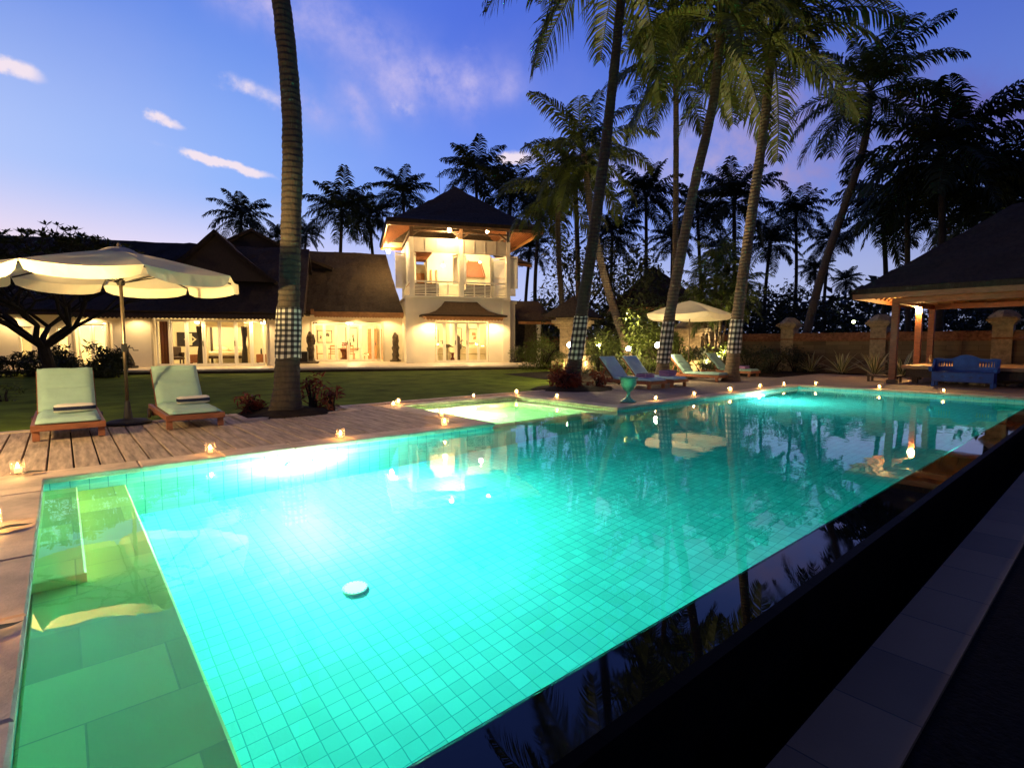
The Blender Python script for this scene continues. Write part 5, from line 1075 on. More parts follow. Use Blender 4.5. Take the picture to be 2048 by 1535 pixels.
# ------------------------------------------------------------------ garden lamps
def garden_lamp(p, z, label, r=0.075, power=0):
    t = thing('garden_lamp', label, 'garden lamp', (p.x, p.y, -0.03), 0, 'garden lamps on posts')
    m = MB(); m.tube([(0, 0, 0), (0, 0, z - r)], 0.022, 8); m.build('post', METAL, t); m = MB(); m.sphere((0, 0, z + 0.03), r, 12, 8); m.build('bulb', BULB2, t, smooth=True)
    m = MB(); m.lathe([(0.03, z - r - 0.02), (0.06, z - r + 0.02), (0.05, z - r + 0.04)], 10); m.build('holder', METAL, t)
GL1, GL2, GL3, GL4 = GA(1140, 16.5), GA(1197, 24), GA(1257, 19.5), GA(1316, 17.5)
garden_lamp(GL1, 1.16, 'garden lamp in front of the checked cloth of the palm with red plants', 0.085); garden_lamp(GL2, 1.13, 'smallest garden lamp, between the two checked palms at the shrubs', 0.07)
garden_lamp(GL3, 1.02, 'garden lamp at the foot of the slanting bare palm trunk', 0.08); garden_lamp(GL4, 1.15, 'garden lamp left of the checked cloth of the palm by the loungers', 0.095)
p = AT(1707, 645, 34); t = thing('street_lamp', 'distant small lamp shining beyond the boundary wall', 'lamp', (p.x, p.y, -0.03)); m = MB(); m.tube([(0, 0, 0), (0, 0, p.z)], 0.04, 8); m.build('post', METAL, t); m = MB(); m.sphere((0, 0, p.z + 0.08), 0.09, 10, 7); m.build('bulb', emit('pale_bulb', (0.85, 1.0, 0.45), 30), t, smooth=True)
p = Vector((-2.6, 7.2, 0)); garden_lamp(p, 1.5, 'unseen garden lamp added beyond the left picture edge', 0.09)  # unseen lamp added out of view to light parasol and left coping
lamp('left_fill_light', 'POINT', (-2.45, 7.2, 1.6), 560, WARM, 0.1)  # added fill at the unseen lamp
lamp('parasol_fill', 'SPOT', (-2.5, 7.1, 1.35), 4200, (1.0, 0.68, 0.25), 0.08, 44, (0.75, 9.7, 2.42), 0.5)  # added spot from out of view, brightens the parasol underside

# ------------------------------------------------------------------ palms
def frond_geo(b, L, e0, e1, rnd, nl=38, wf=1.0, base=Matrix.Identity(4), curl=0.0, WL=0.03):
    n = 12; p = Vector((0, 0, 0)); pts = [p.copy()]; tans = []
    for i in range(n):
        t = (i + 0.5) / n; e = radians(e0 + (e1 - e0) * t ** 1.25); a = curl * t * t
        d = Vector((cos(e)*cos(a), cos(e)*sin(a), sin(e))); tans.append(d); p = p + d * (L / n); pts.append(p.copy())
    tans.append(tans[-1])
    rb = MB(); rb.tube(pts, [0.030*L/3.5*(1 - 0.88*i/n)*1.0 + 0.004 for i in range(n+1)], 4, False); vs = list(rb.v); fs = list(rb.f)
    for k in range(nl):
        t = 0.14 + 0.86 * (k + 0.5) / nl; f = t * n; i = min(int(f), n-1); q = pts[i].lerp(pts[i+1], f - i); T = tans[i]
        side = Vector((-sin(curl*t*t), cos(curl*t*t), 0)); upn = side.cross(T) * -1
        if upn.z < 0 and abs(T.z) < 0.9: upn = -upn
        ln = L * 0.27 * wf * (sin(pi * (0.16 + 0.80 * t)) ** 0.65)
        for s in (-1, 1):
            if rnd.random() < 0.05: continue
            l = ln * rnd.uniform(0.82, 1.1); w = WL * L / 3.5 * rnd.uniform(0.9, 1.3)
            d1 = (side * s * 0.80 + T * rnd.uniform(0.45, 0.7) + upn * rnd.uniform(-0.05, 0.30)).normalized()
            d2 = (d1 + Vector((0, 0, -1)) * rnd.uniform(0.55, 1.15)).normalized(); d3 = (d2 + Vector((0, 0, -0.6))).normalized()
            wv = d1.cross(Vector((0, 0, 1)))
            if wv.length < 0.1: wv = T.copy()
            wv = (T * 0.8 + wv.normalized() * 0.3).normalized() * w
            a0 = q; a1 = q + d1 * l * 0.4; a2 = a1 + d2 * l * 0.35; a3 = a2 + d3 * l * 0.25
            m = len(vs); vs += [a0 - wv*0.6, a0 + wv*0.6, a1 - wv, a1 + wv, a2 - wv*0.7, a2 + wv*0.7, a3]
            fs += [(m, m+1, m+3, m+2), (m+2, m+3, m+5, m+4), (m+4, m+5, m+6)]
    b.add([base @ Vector(v) for v in vs], fs)
ELEV = [(78, 40), (66, 10), (52, -12), (38, -32), (22, -48), (4, -62), (-14, -70), (-32, -78)]
def make_fronds(L, mat, tag_, seed):
    r = random.Random(seed); out = []
    for i, (a, c) in enumerate(ELEV):
        b = MB(); frond_geo(b, L * (0.82 if i == 0 else 1.0), a, c, r, 58, 1.1, curl=r.uniform(-0.3, 0.3), WL=0.030); out.append(b.mesh('frond', mat))
    return out
def crown_mesh(L, mat, seed, n=30, nl=30, wf=1.2, lo=-1.0):
    r = random.Random(seed); b = MB()
    for k in range(n):
        t = k / (n - 1); i = t ** 0.9 * (len(ELEV) - 1.01); j = int(i); e = [ELEV[j][q] + (ELEV[j+1][q] - ELEV[j][q]) * (i - j) + r.uniform(-9, 9) for q in (0, 1)]
        m = Matrix.Rotation(k * 2.39996 + r.uniform(-0.3, 0.3), 4, 'Z'); frond_geo(b, L * r.uniform(0.82, 1.1), e[0], e[1], r, nl, wf, m, r.uniform(-0.4, 0.4), 0.052)
    b.sphere((0, 0, 0.05), 0.16, 8, 6, (1, 1, 1.6)); return b.mesh('crown', mat)
NEARF = make_fronds(3.5, FRONDM, 'n', 3)
CROWND = [crown_mesh(3.0, FRONDK, 10 + i) for i in range(4)]
CROWNW = [crown_mesh(3.0, FRONDM, 30 + i, 24, 28) for i in range(2)]
def trunk(pts, r0, r1, mat, t, ringy=True, flare=1.7, step=0.034, n=18):
    P = [Vector(p) for p in pts]; L_ = [0]
    for a, c in zip(P, P[1:]): L_.append(L_[-1] + (c - a).length)
    tot = L_[-1]
    def at(s):                                              # Catmull-Rom through the survey points
        for i in range(len(P) - 1):
            if s <= L_[i+1] or i == len(P) - 2:
                u = (s - L_[i]) / (L_[i+1] - L_[i]); p0 = P[max(i-1, 0)]; p1 = P[i]; p2 = P[i+1]; p3 = P[min(i+2, len(P)-1)]
                return 0.5 * ((2*p1) + (p2-p0)*u + (2*p0-5*p1+4*p2-p3)*u*u + (3*p1-p0-3*p2+p3)*u**3)
    k = max(6, int(tot / step)) if ringy else max(6, int(tot / 0.5)); q = []; rr = []
    for i in range(k + 1):
        s = tot * i / k; q.append(at(s)); r = r0 + (r1 - r0) * (s / tot) ** 0.8; r *= 1 + (flare - 1) * exp(-s / 0.45)
        if ringy: r *= 1 + (0.045, 0.012, -0.022)[i % 3] * (0.7 + 0.6 * mnoise.noise(Vector((s * 2.1, 5, 0)))) + 0.035 * mnoise.noise(Vector((s * 1.3, r0 * 50, 0)))
        rr.append(r)
    m = MB(); m.tube(q, rr, n)
    if ringy: rough(m, 0.012, 3.5, r0 * 77)
    m.build('trunk', mat, t, smooth=True); return at, tot, r0, r1
def wrap(t, at, tot, r0, r1, s0, s1, mat, knot=True):
    m = MB(); n = 36; k = 16; vs = []; uv = []
    for j in range(k + 1):
        s = s0 + (s1 - s0) * j / k; c = at(s); r = (r0 + (r1 - r0) * (s / tot) ** 0.8) * (1 + 0.7 * exp(-s / 0.45))
        for i in range(n + 1):
            a = 2*pi*i/n; rr = r * 1.05 + 0.014 + 0.020 * mnoise.noise(Vector((a * 1.5, s * 3, r0 * 9)))
            vs.append(c + Vector((rr*cos(a), rr*sin(a), 0.012*sin(3*a + r0*30) if j in (0, k) else 0))); uv.append((i / n, (s - s0)))
    fs = [(j*(n+1)+i, j*(n+1)+i+1, (j+1)*(n+1)+i+1, (j+1)*(n+1)+i) for j in range(k) for i in range(n)]
    m.add(vs, fs); m.uv = uv; o = m.build('cloth_wrap', mat, t, smooth=True, label='checked black and white cloth')
    c = at(s0 + (s1-s0)*0.5); 
    return o
def near_palm(label, pix, depth, r0, r1, mat, seed, cloth=None, nf=22, scale=1.0, crown=True, cm=None, tilt=(0, 0), fr=None, skip=lambda a, e: False):
    if not hasattr(depth, '__len__'): depth = [depth] * len(pix)
    pts = [AT(x, y, d) for (x, y), d in zip(pix, depth)]; base = Vector((pts[0].x, pts[0].y, 0)); pts[0].z = -0.03
    t = thing('coconut_palm', label, 'palm tree', base, 0, 'coconut palms'); loc = [p - base for p in pts]
    at, tot, a, c = trunk(loc, r0, r1, mat, t)
    if cloth: wrap(t, at, tot, a, c, cloth[0], cloth[1], cm)
    if crown:
        r = random.Random(seed); top = loc[-1]
        for k in range(nf):
            i = min(len(ELEV) - 1, int((k / nf) ** 0.85 * len(ELEV))); az = k * 2.39996 + r.uniform(-0.25, 0.25) + seed
            o = link('frond', (fr or NEARF)[i], t, top + Vector((0, 0, 0.1 - 0.25*k/nf))); o.rotation_euler = (r.uniform(-0.12, 0.12), r.uniform(-0.10, 0.10), az); sc = scale * r.uniform(0.88, 1.1); o.scale = (sc, sc, sc)
        m = MB(); 
        for k in range(7): a_ = k * 0.9 + seed; m.sphere((top.x + 0.22*cos(a_), top.y + 0.22*sin(a_), top.z - 0.25 - 0.1*(k % 2)), 0.11, 9, 7, (1, 1, 1.2))
        m.build('coconuts', LEAFD, t, smooth=True)
    return t
CHK1 = cloth_check('checked_cloth', 13, 9.6, (0.62, 0.58, 0.50), (0.10, 0.09, 0.085), (0.012, 0.012, 0.014))
CHK2 = cloth_check('checked_cloth_coarse', 10, 7.0, (0.62, 0.58, 0.50), (0.12, 0.11, 0.10), (0.012, 0.012, 0.014))
near_palm('tall dark palm trunk with checked cloth rising from the deck beside the pale green loungers', [(572, 838), (576, 700), (579, 560), (585, 300), (578, 150), (562, 0), (540, -150), (485, -540)], 9.15, 0.190, 0.125, TRUNKM, 1.0, (1.0, 1.92), 22, 0.95, True, CHK1)
near_palm('leaning palm with coarse checked cloth and red plants round its foot', [(1143, 785), (1160, 650), (1190, 450), (1222, 200), (1242, 0), (1258, -150)], 14.4, 0.185, 0.105, TRUNKM, 2.35, (0.98, 2.02), 22, 1.15, True, CHK2)
near_palm('slender straight palm standing between the leaning checked palms', [(1347, 742), (1350, 560), (1352, 350), (1352, 140)], 24, 0.14, 0.115, TRUNKW, 3.3, None, 20, 1.05)
near_palm('curving palm with checked cloth behind the blue loungers, the highest full crown', [(1322, 766), (1338, 640), (1385, 390), (1425, 210), (1443, 40)], 16.3, 0.18, 0.12, TRUNKW, 0.6, (0.88, 1.92), 20, 1.05, True, CHK2)
near_palm('leaning palm with checked cloth right of the square parasol', [(1462, 760), (1474, 640), (1502, 440), (1527, 260), (1546, 80)], 17.0, 0.195, 0.12, TRUNKW, 5.1, (1.12, 2.0), 20, 1.0, True, CHK2)
near_palm('leaning bare palm rising from behind the boundary wall', [(1598, 730), (1640, 560), (1690, 410), (1728, 290), (1740, 185)], 27.0, 0.215, 0.16, TRUNKW, 4.2, None, 24, 1.15)
near_palm('slanting thin palm with a lit foot behind the blue loungers', [(1259, 735), (1252, 694), (1212, 565), (1183, 430), (1168, 310)], [21, 21, 22, 23, 24], 0.17, 0.125, TRUNKW, 2.0, None, 22, 0.92)
near_palm('thin upright palm left of the leaning palm with red plants', [(1134, 735), (1128, 660), (1118, 520), (1115, 385)], 25, 0.14, 0.11, TRUNKM, 0.2, None, 18, 0.85)
# darker palms further off: crown column/row, distance, size
FAR = [(482, 436, 44, 0.95, 'small dark palm above the left gable of the villa'), (565, 478, 52, 0.8, 'low dark palm half hidden by the big checked trunk'), (612, 470, 56, 0.7, 'small dark palm just right of the big checked trunk'),
 (684, 425, 42, 1.12, 'large dark palm behind the dining room roof'), (738, 436, 46, 0.95, 'dark palm left of the tower roof'), (806, 392, 46, 1.0, 'dark upright palm behind the left slope of the tower roof'),
 (951, 350, 45, 1.12, 'dark palm behind the right slope of the tower roof'), (1022, 385, 42, 1.05, 'dark palm close to the right eave of the tower'), (1080, 420, 40, 1.0, 'dark palm between the tower eave and the leaning palms'),
 (1150, 355, 30, 0.9, 'palm crown just left of the slanting thin palm'), (1225, 470, 44, 1.0, 'dark palm behind the leaning palm with red plants'), (1292, 392, 40, 1.0, 'dark palm between the two leaning checked palms'), (1395, 425, 42, 0.95, 'dark palm right of the curving palm'),
 (1468, 405, 38, 1.2, 'tall dark palm between the curving palm and the leaning palm'), (1540, 490, 44, 0.9, 'low dark palm right of the square parasol palm'), (1592, 430, 46, 0.95, 'dark palm left of the bare leaning trunk'), (1660, 480, 50, 0.85, 'dark palm behind the bare leaning trunk'),
 (1692, 562, 62, 0.7, 'tiny distant palm left of the pavilion roof'), (1765, 430, 34, 1.15, 'dark palm over the left end of the pavilion roof'), (1815, 400, 30, 1.2, 'dark palm with drooping fronds above the pavilion corner'), (1885, 310, 24, 1.35, 'biggest dark palm cluster above the pavilion'),
 (1975, 390, 26, 1.3, 'dark palm above the middle of the pavilion roof'), (2060, 400, 24, 1.3, 'dark palm at the right picture edge above the pavilion'), (1345, 480, 48, 0.85, 'small dark palm behind the slender straight palm'), (1440, 500, 50, 0.8, 'small dark palm in the gap left of the leaning parasol palm'),
 (1060, 500, 46, 0.8, 'low dark palm right of the upper storey'), (1630, 540, 56, 0.7, 'low distant palm between the bare trunk and the wall pillar')]
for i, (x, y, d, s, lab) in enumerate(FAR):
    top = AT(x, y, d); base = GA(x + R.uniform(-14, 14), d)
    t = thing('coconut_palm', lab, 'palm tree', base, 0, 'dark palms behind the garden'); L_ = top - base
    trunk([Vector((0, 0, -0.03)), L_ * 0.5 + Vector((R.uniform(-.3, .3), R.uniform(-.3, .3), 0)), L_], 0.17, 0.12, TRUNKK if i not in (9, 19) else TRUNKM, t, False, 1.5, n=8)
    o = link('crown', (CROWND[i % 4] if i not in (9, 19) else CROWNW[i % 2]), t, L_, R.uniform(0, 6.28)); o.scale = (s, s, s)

# ------------------------------------------------------------------ leafy trees, shrubs and small plants
def leaves(b, pts, size, r, droop=0.3, wd=0.42, fold=0.25):
    for p in pts:
        d = Vector((r.gauss(0, 1), r.gauss(0, 1), r.gauss(0, 0.7) + 0.15 - droop)).normalized(); u = d.cross(Vector((r.gauss(0, .4), r.gauss(0, .4), 1))).normalized(); nn = u.cross(d)
        l = size * r.uniform(0.6, 1.3); w = l * wd; P = Vector(p)
        b.add([P, P + d*l*0.45 + u*w*0.5 + nn*l*fold*0.3, P + d*l - nn*l*0.08, P + d*l*0.45 - u*w*0.5 + nn*l*fold*0.3], [(0, 1, 2), (0, 2, 3)])
def blob_pts(blobs, n, r):
    out = []; vol = [b_[1][0]*b_[1][1]*b_[1][2] for b_ in blobs]; T = sum(vol)
    for (c, rad), v in zip(blobs, vol):
        for _ in range(int(n * v / T)):
            d = Vector((r.gauss(0, 1), r.gauss(0, 1), r.gauss(0, 1))).normalized() * (r.random() ** 0.42)
            out.append((c[0] + d.x*rad[0], c[1] + d.y*rad[1], c[2] + d.z*rad[2]))
    return out
def clumps(w, h, z0, n, seed, rad=0.34):
    r = random.Random(seed); out = []
    for _ in range(n):
        a = r.uniform(0, 6.28); q = sqrt(r.random()); z = z0 + h * r.random(); k = sqrt(max(0.05, 1 - ((z - z0 - h*0.45) / (h*0.62)) ** 2)); s = rad * r.uniform(0.6, 1.25)
        out.append(((w*q*k*cos(a), w*q*k*sin(a), z), (w*s, w*s, h*s*0.75)))
    return out
def shrub(loc, w, h, n, size, mat, label, seed, name='shrub', cat='shrub', group=None, z0=0.05, stems=5, wd=0.42, sub='foliage', nclump=14):
    r = random.Random(seed); t = thing(name, label, cat, (loc.x, loc.y, -0.03), 0, group)
    b = MB(); leaves(b, blob_pts(clumps(w, h*0.85, z0, nclump, seed), n, r), size, r, wd=wd); b.build(sub, mat, t)
    m = MB()
    for k in range(stems): a = r.uniform(0, 6.28); q = r.uniform(0.2, 0.7)*w; m.tube([(0.05*cos(a), 0.05*sin(a), 0), (q*0.4*cos(a), q*0.4*sin(a), h*0.35), (q*cos(a), q*sin(a), h*0.8)], [0.02+0.008*h, 0.015+0.004*h, 0.006], 5)
    m.build('stem', BARKD, t); return t
def tree(loc, h, w, n, size, mat, label, seed, tr=0.14, z0=0.35, group=None, ncl=22):
    r = random.Random(seed); t = thing('tree', label, 'tree', (loc.x, loc.y, -0.03), 0, group)
    cl = clumps(w, h*(1-z0)*0.92, h*z0, ncl, seed, 0.30); b = MB(); leaves(b, blob_pts(cl, n, r), size, r); b.build('crown', mat, t)
    m = MB(); m.tube([(0, 0, 0), (0.1, 0.05, h*0.25), (0.0, 0.0, h*0.5)], [tr*1.3, tr, tr*0.7], 9)
    for c, _ in cl[::2]: m.tube([(0, 0, h*r.uniform(0.25, 0.5)), (c[0]*0.5, c[1]*0.5, (c[2]+h*0.4)/2), c], [tr*0.5, tr*0.3, 0.012], 5)
    m.build('trunk', BARKD, t); return t
DT = 'dark trees behind the garden'
for i, (x, d, h, w, lab) in enumerate([(1088, 38, 4.6, 2.4, 'dark bushy tree right of the tower'), (1160, 31, 6.0, 2.6, 'dark tree behind the leaning palm with red plants'), (1235, 28, 5.6, 2.6, 'dark tree over the lamp lit shrub'), (1350, 36, 5.0, 3.0, 'dark tree behind the square parasol, left part'),
        (1500, 32, 3.6, 2.6, 'dark tree behind the hedge'), (1570, 36, 4.4, 3.0, 'dark tree behind the leftmost wall pillar'), (1665, 40, 3.8, 3.0, 'dark tree beyond the wall left of the distant lamp'), (1745, 38, 3.6, 2.6, 'dark tree beyond the wall right of the distant lamp'),
        (1900, 36, 3.9, 2.6, 'dark tree seen under the pavilion roof, left'), (2010, 34, 4.4, 3.0, 'dark tree seen under the pavilion roof, right'), (2120, 32, 5.0, 3.0, 'dark tree beyond the pavilion at the right edge'), (395, 46, 8.0, 2.4, 'dark tree showing above the villa roof left of the gable'), (1410, 44, 4.6, 3.2, 'dark tree far behind the areca palms')]):
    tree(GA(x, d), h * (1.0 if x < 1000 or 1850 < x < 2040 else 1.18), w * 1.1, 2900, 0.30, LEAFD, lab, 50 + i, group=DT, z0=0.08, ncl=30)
# overhanging dark tree at the upper right, beside the pavilion
p = GA(2075, 19.0); tree(p, 6.2, 1.7, 1500, 0.24, LEAFG, 'leafy tree over the pavilion roof at the right picture edge', 91, z0=0.62)
# far belt of growth closing the view
b = MB(); r = random.Random(5); pts = []
for k in range(14000):
    a = radians(r.uniform(-62, 62)); d = r.uniform(58, 78); w = FH*cos(a)*d - (-RT)*sin(a)*d; hmax = (6.6 if a > 0.1 else 5.0) + 2.2*mnoise.noise(Vector((a*9, 0, 0))) + 1.2*mnoise.noise(Vector((a*31, 3, 0)))
    pts.append((w.x, w.y, max(0.05, hmax) * r.random() ** 0.7))
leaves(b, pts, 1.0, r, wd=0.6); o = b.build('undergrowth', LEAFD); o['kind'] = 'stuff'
shrub(GA(1268, 21.5), 1.30, 3.0, 2600, 0.20, LEAFG, 'tall lamp lit shrub of broad yellow green leaves behind the blue loungers', 3, cat='shrub', stems=9, z0=0.1, nclump=26)
shrub(GA(1200, 23.5), 0.9, 1.7, 1100, 0.16, LEAFG, 'dim green shrub left of the tall lamp lit shrub', 4, stems=6)
shrub(GA(1085, 25.5), 1.45, 1.55, 2600, 0.20, LEAFG, 'spiky dark green shrub at the right corner of the tower', 5, wd=0.14, nclump=20)
shrub(GA(1130, 23), 0.7, 0.8, 900, 0.15, LEAFG, 'low shrub in front of the lit shrine', 51, wd=0.2)
shrub(GA(1225, 20.5), 1.2, 0.75, 1500, 0.10, LEAFD, 'low dark clipped shrub behind the first blue lounger', 6)
shrub(GA(1295, 19.5), 0.9, 0.95, 1000, 0.14, LEAFG, 'low yellow green shrub behind the second blue lounger', 61)
shrub(GA(1350, 20.5), 0.75, 1.55, 1000, 0.18, LEAFG, 'bright green shrub under the left half of the square parasol', 62)
shrub(GA(1405, 20.8), 1.1, 1.0, 1400, 0.14, LEAFD, 'dark shrub behind the third lounger', 63)
shrub(GA(1440, 21.5), 0.9, 1.35, 900, 0.18, LEAFG, 'mid green shrub behind the farthest lounger', 64)
for k, (x, d) in enumerate([(1500, 21.0), (1545, 21.8), (1592, 22.8)]): shrub(GA(x, d), 1.05, 1.15, 1500, 0.11, LEAFD, ['dark clipped hedge bush beside the farthest lounger', 'dark clipped hedge bush in the middle of the hedge', 'dark clipped hedge bush nearest the agaves'][k], 70 + k, group='hedge bushes before the boundary wall')
shrub(GA(110, 20), 1.1, 1.05, 1500, 0.22, LEAFD, 'dark leafy shrub under the frangipani tree', 7, wd=0.25)
shrub(GA(168, 19), 1.15, 1.25, 1900, 0.24, LEAFD, 'dark leafy shrub in front of the double door of the wing', 8, wd=0.25)
shrub(GA(218, 19.5), 0.75, 1.05, 1000, 0.24, LEAFD, 'dark spiky shrub left of the parasol pole', 9, wd=0.2)
shrub(GA(25, 20), 1.3, 0.9, 1200, 0.20, LEAFD, 'dark shrub at the left picture edge before the wing', 10, wd=0.3)
shrub(G(8, 800), 0.26, 0.34, 130, 0.10, LEAFG, 'small bright leafy plant on the lawn at the left picture edge', 11, stems=3)
def red_plant(loc, w, h, n, label, seed, mat=LEAFR): return shrub(loc, w, h, n, 0.15, mat, label, seed, 'red_leaf_plant', 'plant', 'red leaved plants round the palm feet', 0.06, 7, 0.22, 'leaves', 10)
red_plant(Vector((2.42, 9.85, 0)), 0.22, 0.42, 260, 'bright red leaved plant left of the big checked palm foot', 12); red_plant(Vector((3.42, 9.60, 0)), 0.30, 0.62, 240, 'taller dull red plant right of the big checked palm foot', 13); red_plant(Vector((3.72, 9.42, 0)), 0.18, 0.40, 120, 'thin dull red plant on the deck side of the big palm foot', 14)
red_plant(Vector((9.95, 9.72, 0)), 0.42, 0.50, 520, 'dense red leaved plant left of the leaning palm foot', 15); red_plant(Vector((10.15, 9.95, 0)), 0.28, 0.62, 260, 'tallest bright red plant behind the leaning palm foot', 16); red_plant(Vector((11.15, 9.45, 0)), 0.34, 0.42, 260, 'red leaved plant right of the leaning palm foot', 17)
# pale striped agaves
def agave_mat():
    m, nt, out = newmat('striped_agave'); L = nt.links; uv = nd(nt, 'ShaderNodeUVMap'); sx = nd(nt, 'ShaderNodeSeparateXYZ'); L.new(uv.outputs[0], sx.inputs[0])
    e = math_(nt, 'GREATER_THAN', math_(nt, 'ABSOLUTE', math_(nt, 'SUBTRACT', sx.outputs[0], 0.5)), 0.22); c = mixc(nt, e, (0.10, 0.13, 0.045, 1), (0.58, 0.52, 0.27, 1)); p = nd(nt, 'ShaderNodeBsdfPrincipled', Roughness=0.5); L.new(c, p.inputs[0]); L.new(p.outputs[0], out.inputs[0]); return m
AG = agave_mat()
def agave(loc, s, label, seed):
    r = random.Random(seed); t = thing('agave', label, 'plant', (loc.x, loc.y, -0.03), 0, 'striped agaves before the boundary wall')
    m = MB(); vs = []; fs = []; uv = []
    for k in range(26):
        az = k*2.39996 + r.uniform(-.2, .2); e = radians(r.uniform(62, 85) - 62*(k/26)); l = s*r.uniform(0.75, 1.05); n = 7; p = Vector((0, 0, 0.06)); side = Vector((-sin(az), cos(az), 0)); b0 = len(vs)
        for i in range(n+1):
            u = i/n; w = 0.05*s*(0.55 + 1.3*u - 1.85*u*u) + 0.002; ee = e - 0.5*u*u; d = Vector((cos(az)*cos(ee), sin(az)*cos(ee), sin(ee))); up = side.cross(d)
            for q, x in ((-1, 0), (-.5, .28), (0, .5), (.5, .72), (1, 1)): vs.append(p + side*w*q + up*(-abs(q)*w*0.35)*-1); uv.append((x, u))
            p = p + d*l/n
        for i in range(n):
            for j in range(4): fs.append((b0+i*5+j, b0+i*5+j+1, b0+i*5+5+j+1, b0+i*5+5+j))
    m.add(vs, fs); m.uv = uv; m.build('leaves', AG, t, smooth=True); m = MB(); m.lathe([(0.12*s, 0), (0.10*s, 0.08), (0.0, 0.12)], 10); m.build('stem', BARKD, t)
agave(Vector((23.9, 8.75, 0)), 0.95, 'striped agave nearest the hedge', 1); agave(Vector((23.75, 7.55, 0)), 1.05, 'striped agave in the middle of the row', 2); agave(Vector((23.3, 6.3, 0)), 1.1, 'striped agave left of the pavilion post', 3); agave(Vector((23.4, 5.45, 0)), 1.15, 'striped agave partly behind the pavilion post', 4)
# yellow-green areca palms behind the square parasol
AREC = crown_mesh(1.25, LEAFG, 71, 14, 20, 1.5)
t = thing('areca_palm', 'lamp lit yellow green palm clump above the square parasol', 'palm', GA(1430, 22.5), 0); r = random.Random(8)
for k, (dx, dz) in enumerate([(-0.9, 3.0), (-0.45, 3.9), (0.1, 3.4), (0.5, 4.3), (0.95, 3.7), (-0.1, 4.5), (1.3, 3.0), (-0.5, 2.5), (0.6, 2.7)]):
    q = RT*dx + FH*r.uniform(-.5, .5); m = MB(); m.tube([(q.x*0.25, q.y*0.25, -0.03), (q.x*0.6, q.y*0.6, dz*0.5), (q.x, q.y, dz)], [0.05, 0.04, 0.025], 7); m.build('stem', TRUNKW, t, smooth=True); link('crown', AREC, t, (q.x, q.y, dz), k*1.3)
# frangipani at the left
def frangipani(loc, label):
    r = random.Random(21); t = thing('frangipani_tree', label, 'tree', (loc.x, loc.y, -0.03), 0); m = MB(); tips = []
    def grow(p, d, l, rad, lev):
        q = p + d*l*0.5 + Vector((r.gauss(0, .05), r.gauss(0, .05), 0))*l; e = p + d*l; m.tube([p, q, e], [rad, rad*0.86, rad*0.74], 7)
        if lev == 0: tips.append((e, d)); return
        for k in range(3 if (lev in (6, 5) or r.random() < 0.2) else 2):
            a = r.uniform(0, 6.28); nd_ = (d + Vector((cos(a), sin(a), r.uniform(-0.05, 0.5)))*r.uniform(0.55, 0.95)).normalized()
            if nd_.z < 0.06: nd_.z = 0.10; nd_.normalize()
            grow(e, nd_, l*r.uniform(0.68, 0.88), rad*0.66, lev-1)
    grow(Vector((0, 0, 0)), Vector((0.05, 0.0, 1)).normalized(), 1.55, 0.20, 0) if False else None
    m.tube([(0, 0, 0), (0.08, 0.05, 0.7), (-0.02, 0.0, 1.35)], [0.24, 0.19, 0.17], 10)
    for a in (0.3, 1.4, 2.4, 3.6, 4.6, 5.6): grow(Vector((-0.02, 0, 1.3)), Vector((cos(a)*0.85, sin(a)*0.85, 0.75)).normalized(), 1.22, 0.105, 6)
    m.build('trunk', BARKD, t); b = MB()
    for p, d in tips:
        for k in range(8):
            a = k*2.4; dd = (d*0.55 + Vector((cos(a), sin(a), r.uniform(-0.1, 0.35)))).normalized(); u = dd.cross(Vector((0, 0, 1))).normalized(); l = r.uniform(0.16, 0.30); w = l*0.16
            b.add([p, p + dd*l*0.55 + u*w, p + dd*l, p + dd*l*0.55 - u*w], [(0, 1, 2), (0, 2, 3)])
    b.build('crown', LEAFD, t); return t
frangipani(GA(88, 16.5), 'dark frangipani tree with bare forked limbs at the left picture edge').scale = (0.9, 0.9, 0.84)
m = MB()
for a0, a1, h in ((150, 158, 2.0),):
    pass

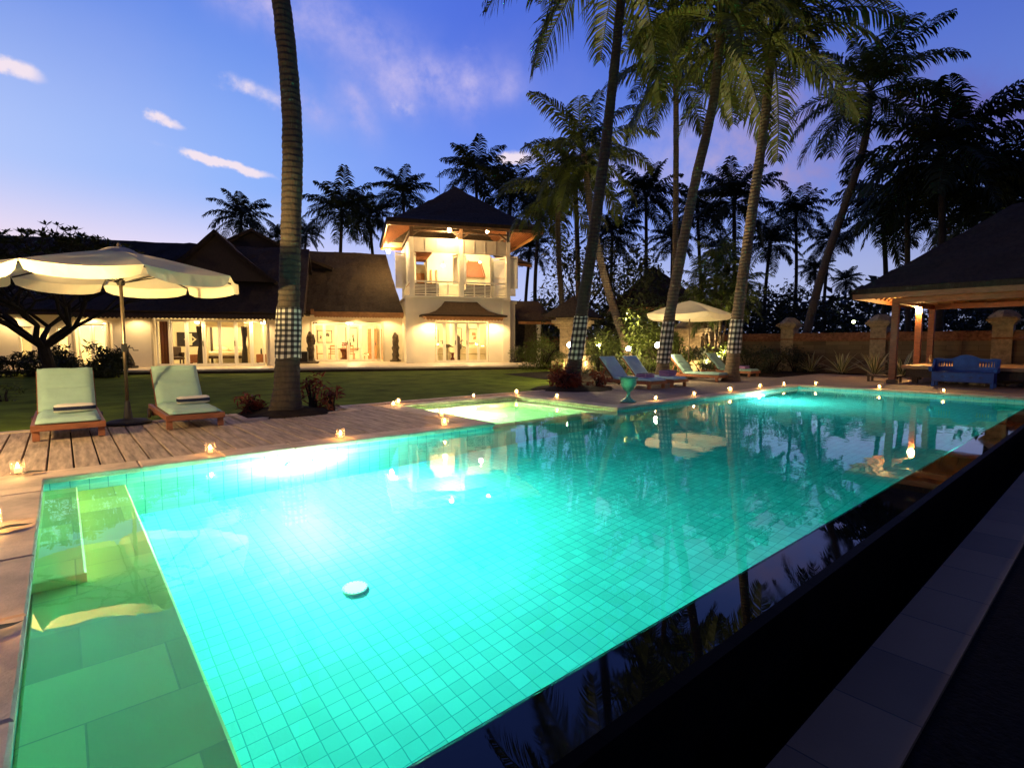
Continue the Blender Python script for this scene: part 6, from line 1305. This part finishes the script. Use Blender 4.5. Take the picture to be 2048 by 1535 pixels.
# ------------------------------------------------------------------ light thrown by the garden lamps up into the crowns, then added fill lights
def up(gl, z, tgt, power, cone, col=WARMY): lamp('uplight', 'SPOT', (gl.x, gl.y, z), power, col, 0.06, cone, tgt, 0.7)
D1 = AT(1250, -60, 14.4); up(GL1, 1.32, D1, 1900, 50); up(GL4, 1.35, AT(1440, 60, 16.3), 1700, 70); up(GL4, 1.36, AT(1560, 120, 17.0), 1000, 60); up(GL3, 1.2, AT(1175, 330, 23), 1500, 50); up(GL3, 1.2, AT(1350, 160, 24), 1200, 50)
lamp('roof_fill', 'POINT', HW(3.0, 1.9, 6.95), 260, WARM, 0.1)  # added fill brightening the tower soffit from inside
for x_, d_, w_ in ((1128, 23.6, 130), (1180, 24.2, 60), (1372, 21.9, 120)): q_ = GA(x_, d_); lamp('shrine_fill', 'POINT', (q_.x, q_.y, 0.35), w_, WARM, 0.06)  # added fills beside the shrines, without fixtures
q_ = GA(1432, 21.2); lamp('areca_fill', 'SPOT', (q_.x, q_.y, 0.3), 4500, WARMY, 0.06, 80, AT(1440, 560, 22.5), 0.7)  # added upward fill for the areca clump, without a fixture
q_ = GA(1276, 20.0); lamp('shrub_fill', 'POINT', (q_.x, q_.y, 0.35), 190, WARMY, 0.06)  # added fill in front of the tall shrub, without a fixture
pp = GA(1415, 21.0); lamp('shrub_fill', 'POINT', (pp.x, pp.y, 0.5), 220, WARMY, 0.08)  # added fill by the square parasol and its shrubs

# ------------------------------------------------------------------ render settings
S.view_settings.view_transform = 'Standard'; S.view_settings.look = 'None'; S.view_settings.exposure = 0; S.view_settings.gamma = 1
S.render.engine = 'CYCLES'; c = S.cycles
c.use_denoising = True
try: c.denoiser = 'OPENIMAGEDENOISE'; c.denoising_input_passes = 'RGB_ALBEDO_NORMAL'
except Exception: pass
c.max_bounces = 8; c.diffuse_bounces = 4; c.glossy_bounces = 4; c.transmission_bounces = 6; c.transparent_max_bounces = 16; c.volume_bounces = 0
c.caustics_refractive = True; c.caustics_reflective = True; c.blur_glossy = 1.0; c.sample_clamp_indirect = 60.0; c.sample_clamp_direct = 0.0
c.use_light_tree = True

try:
    water.cycles.is_caustics_caster = True
    for o in COL.objects:
        if o.name.startswith(('pool_bench', 'pool_step', 'spa_ledge')): o.cycles.is_caustics_receiver = True
    bpy.data.objects['left_fill_light'].data.cycles.is_caustics_light = True
except Exception as ex: print('caustics', ex)
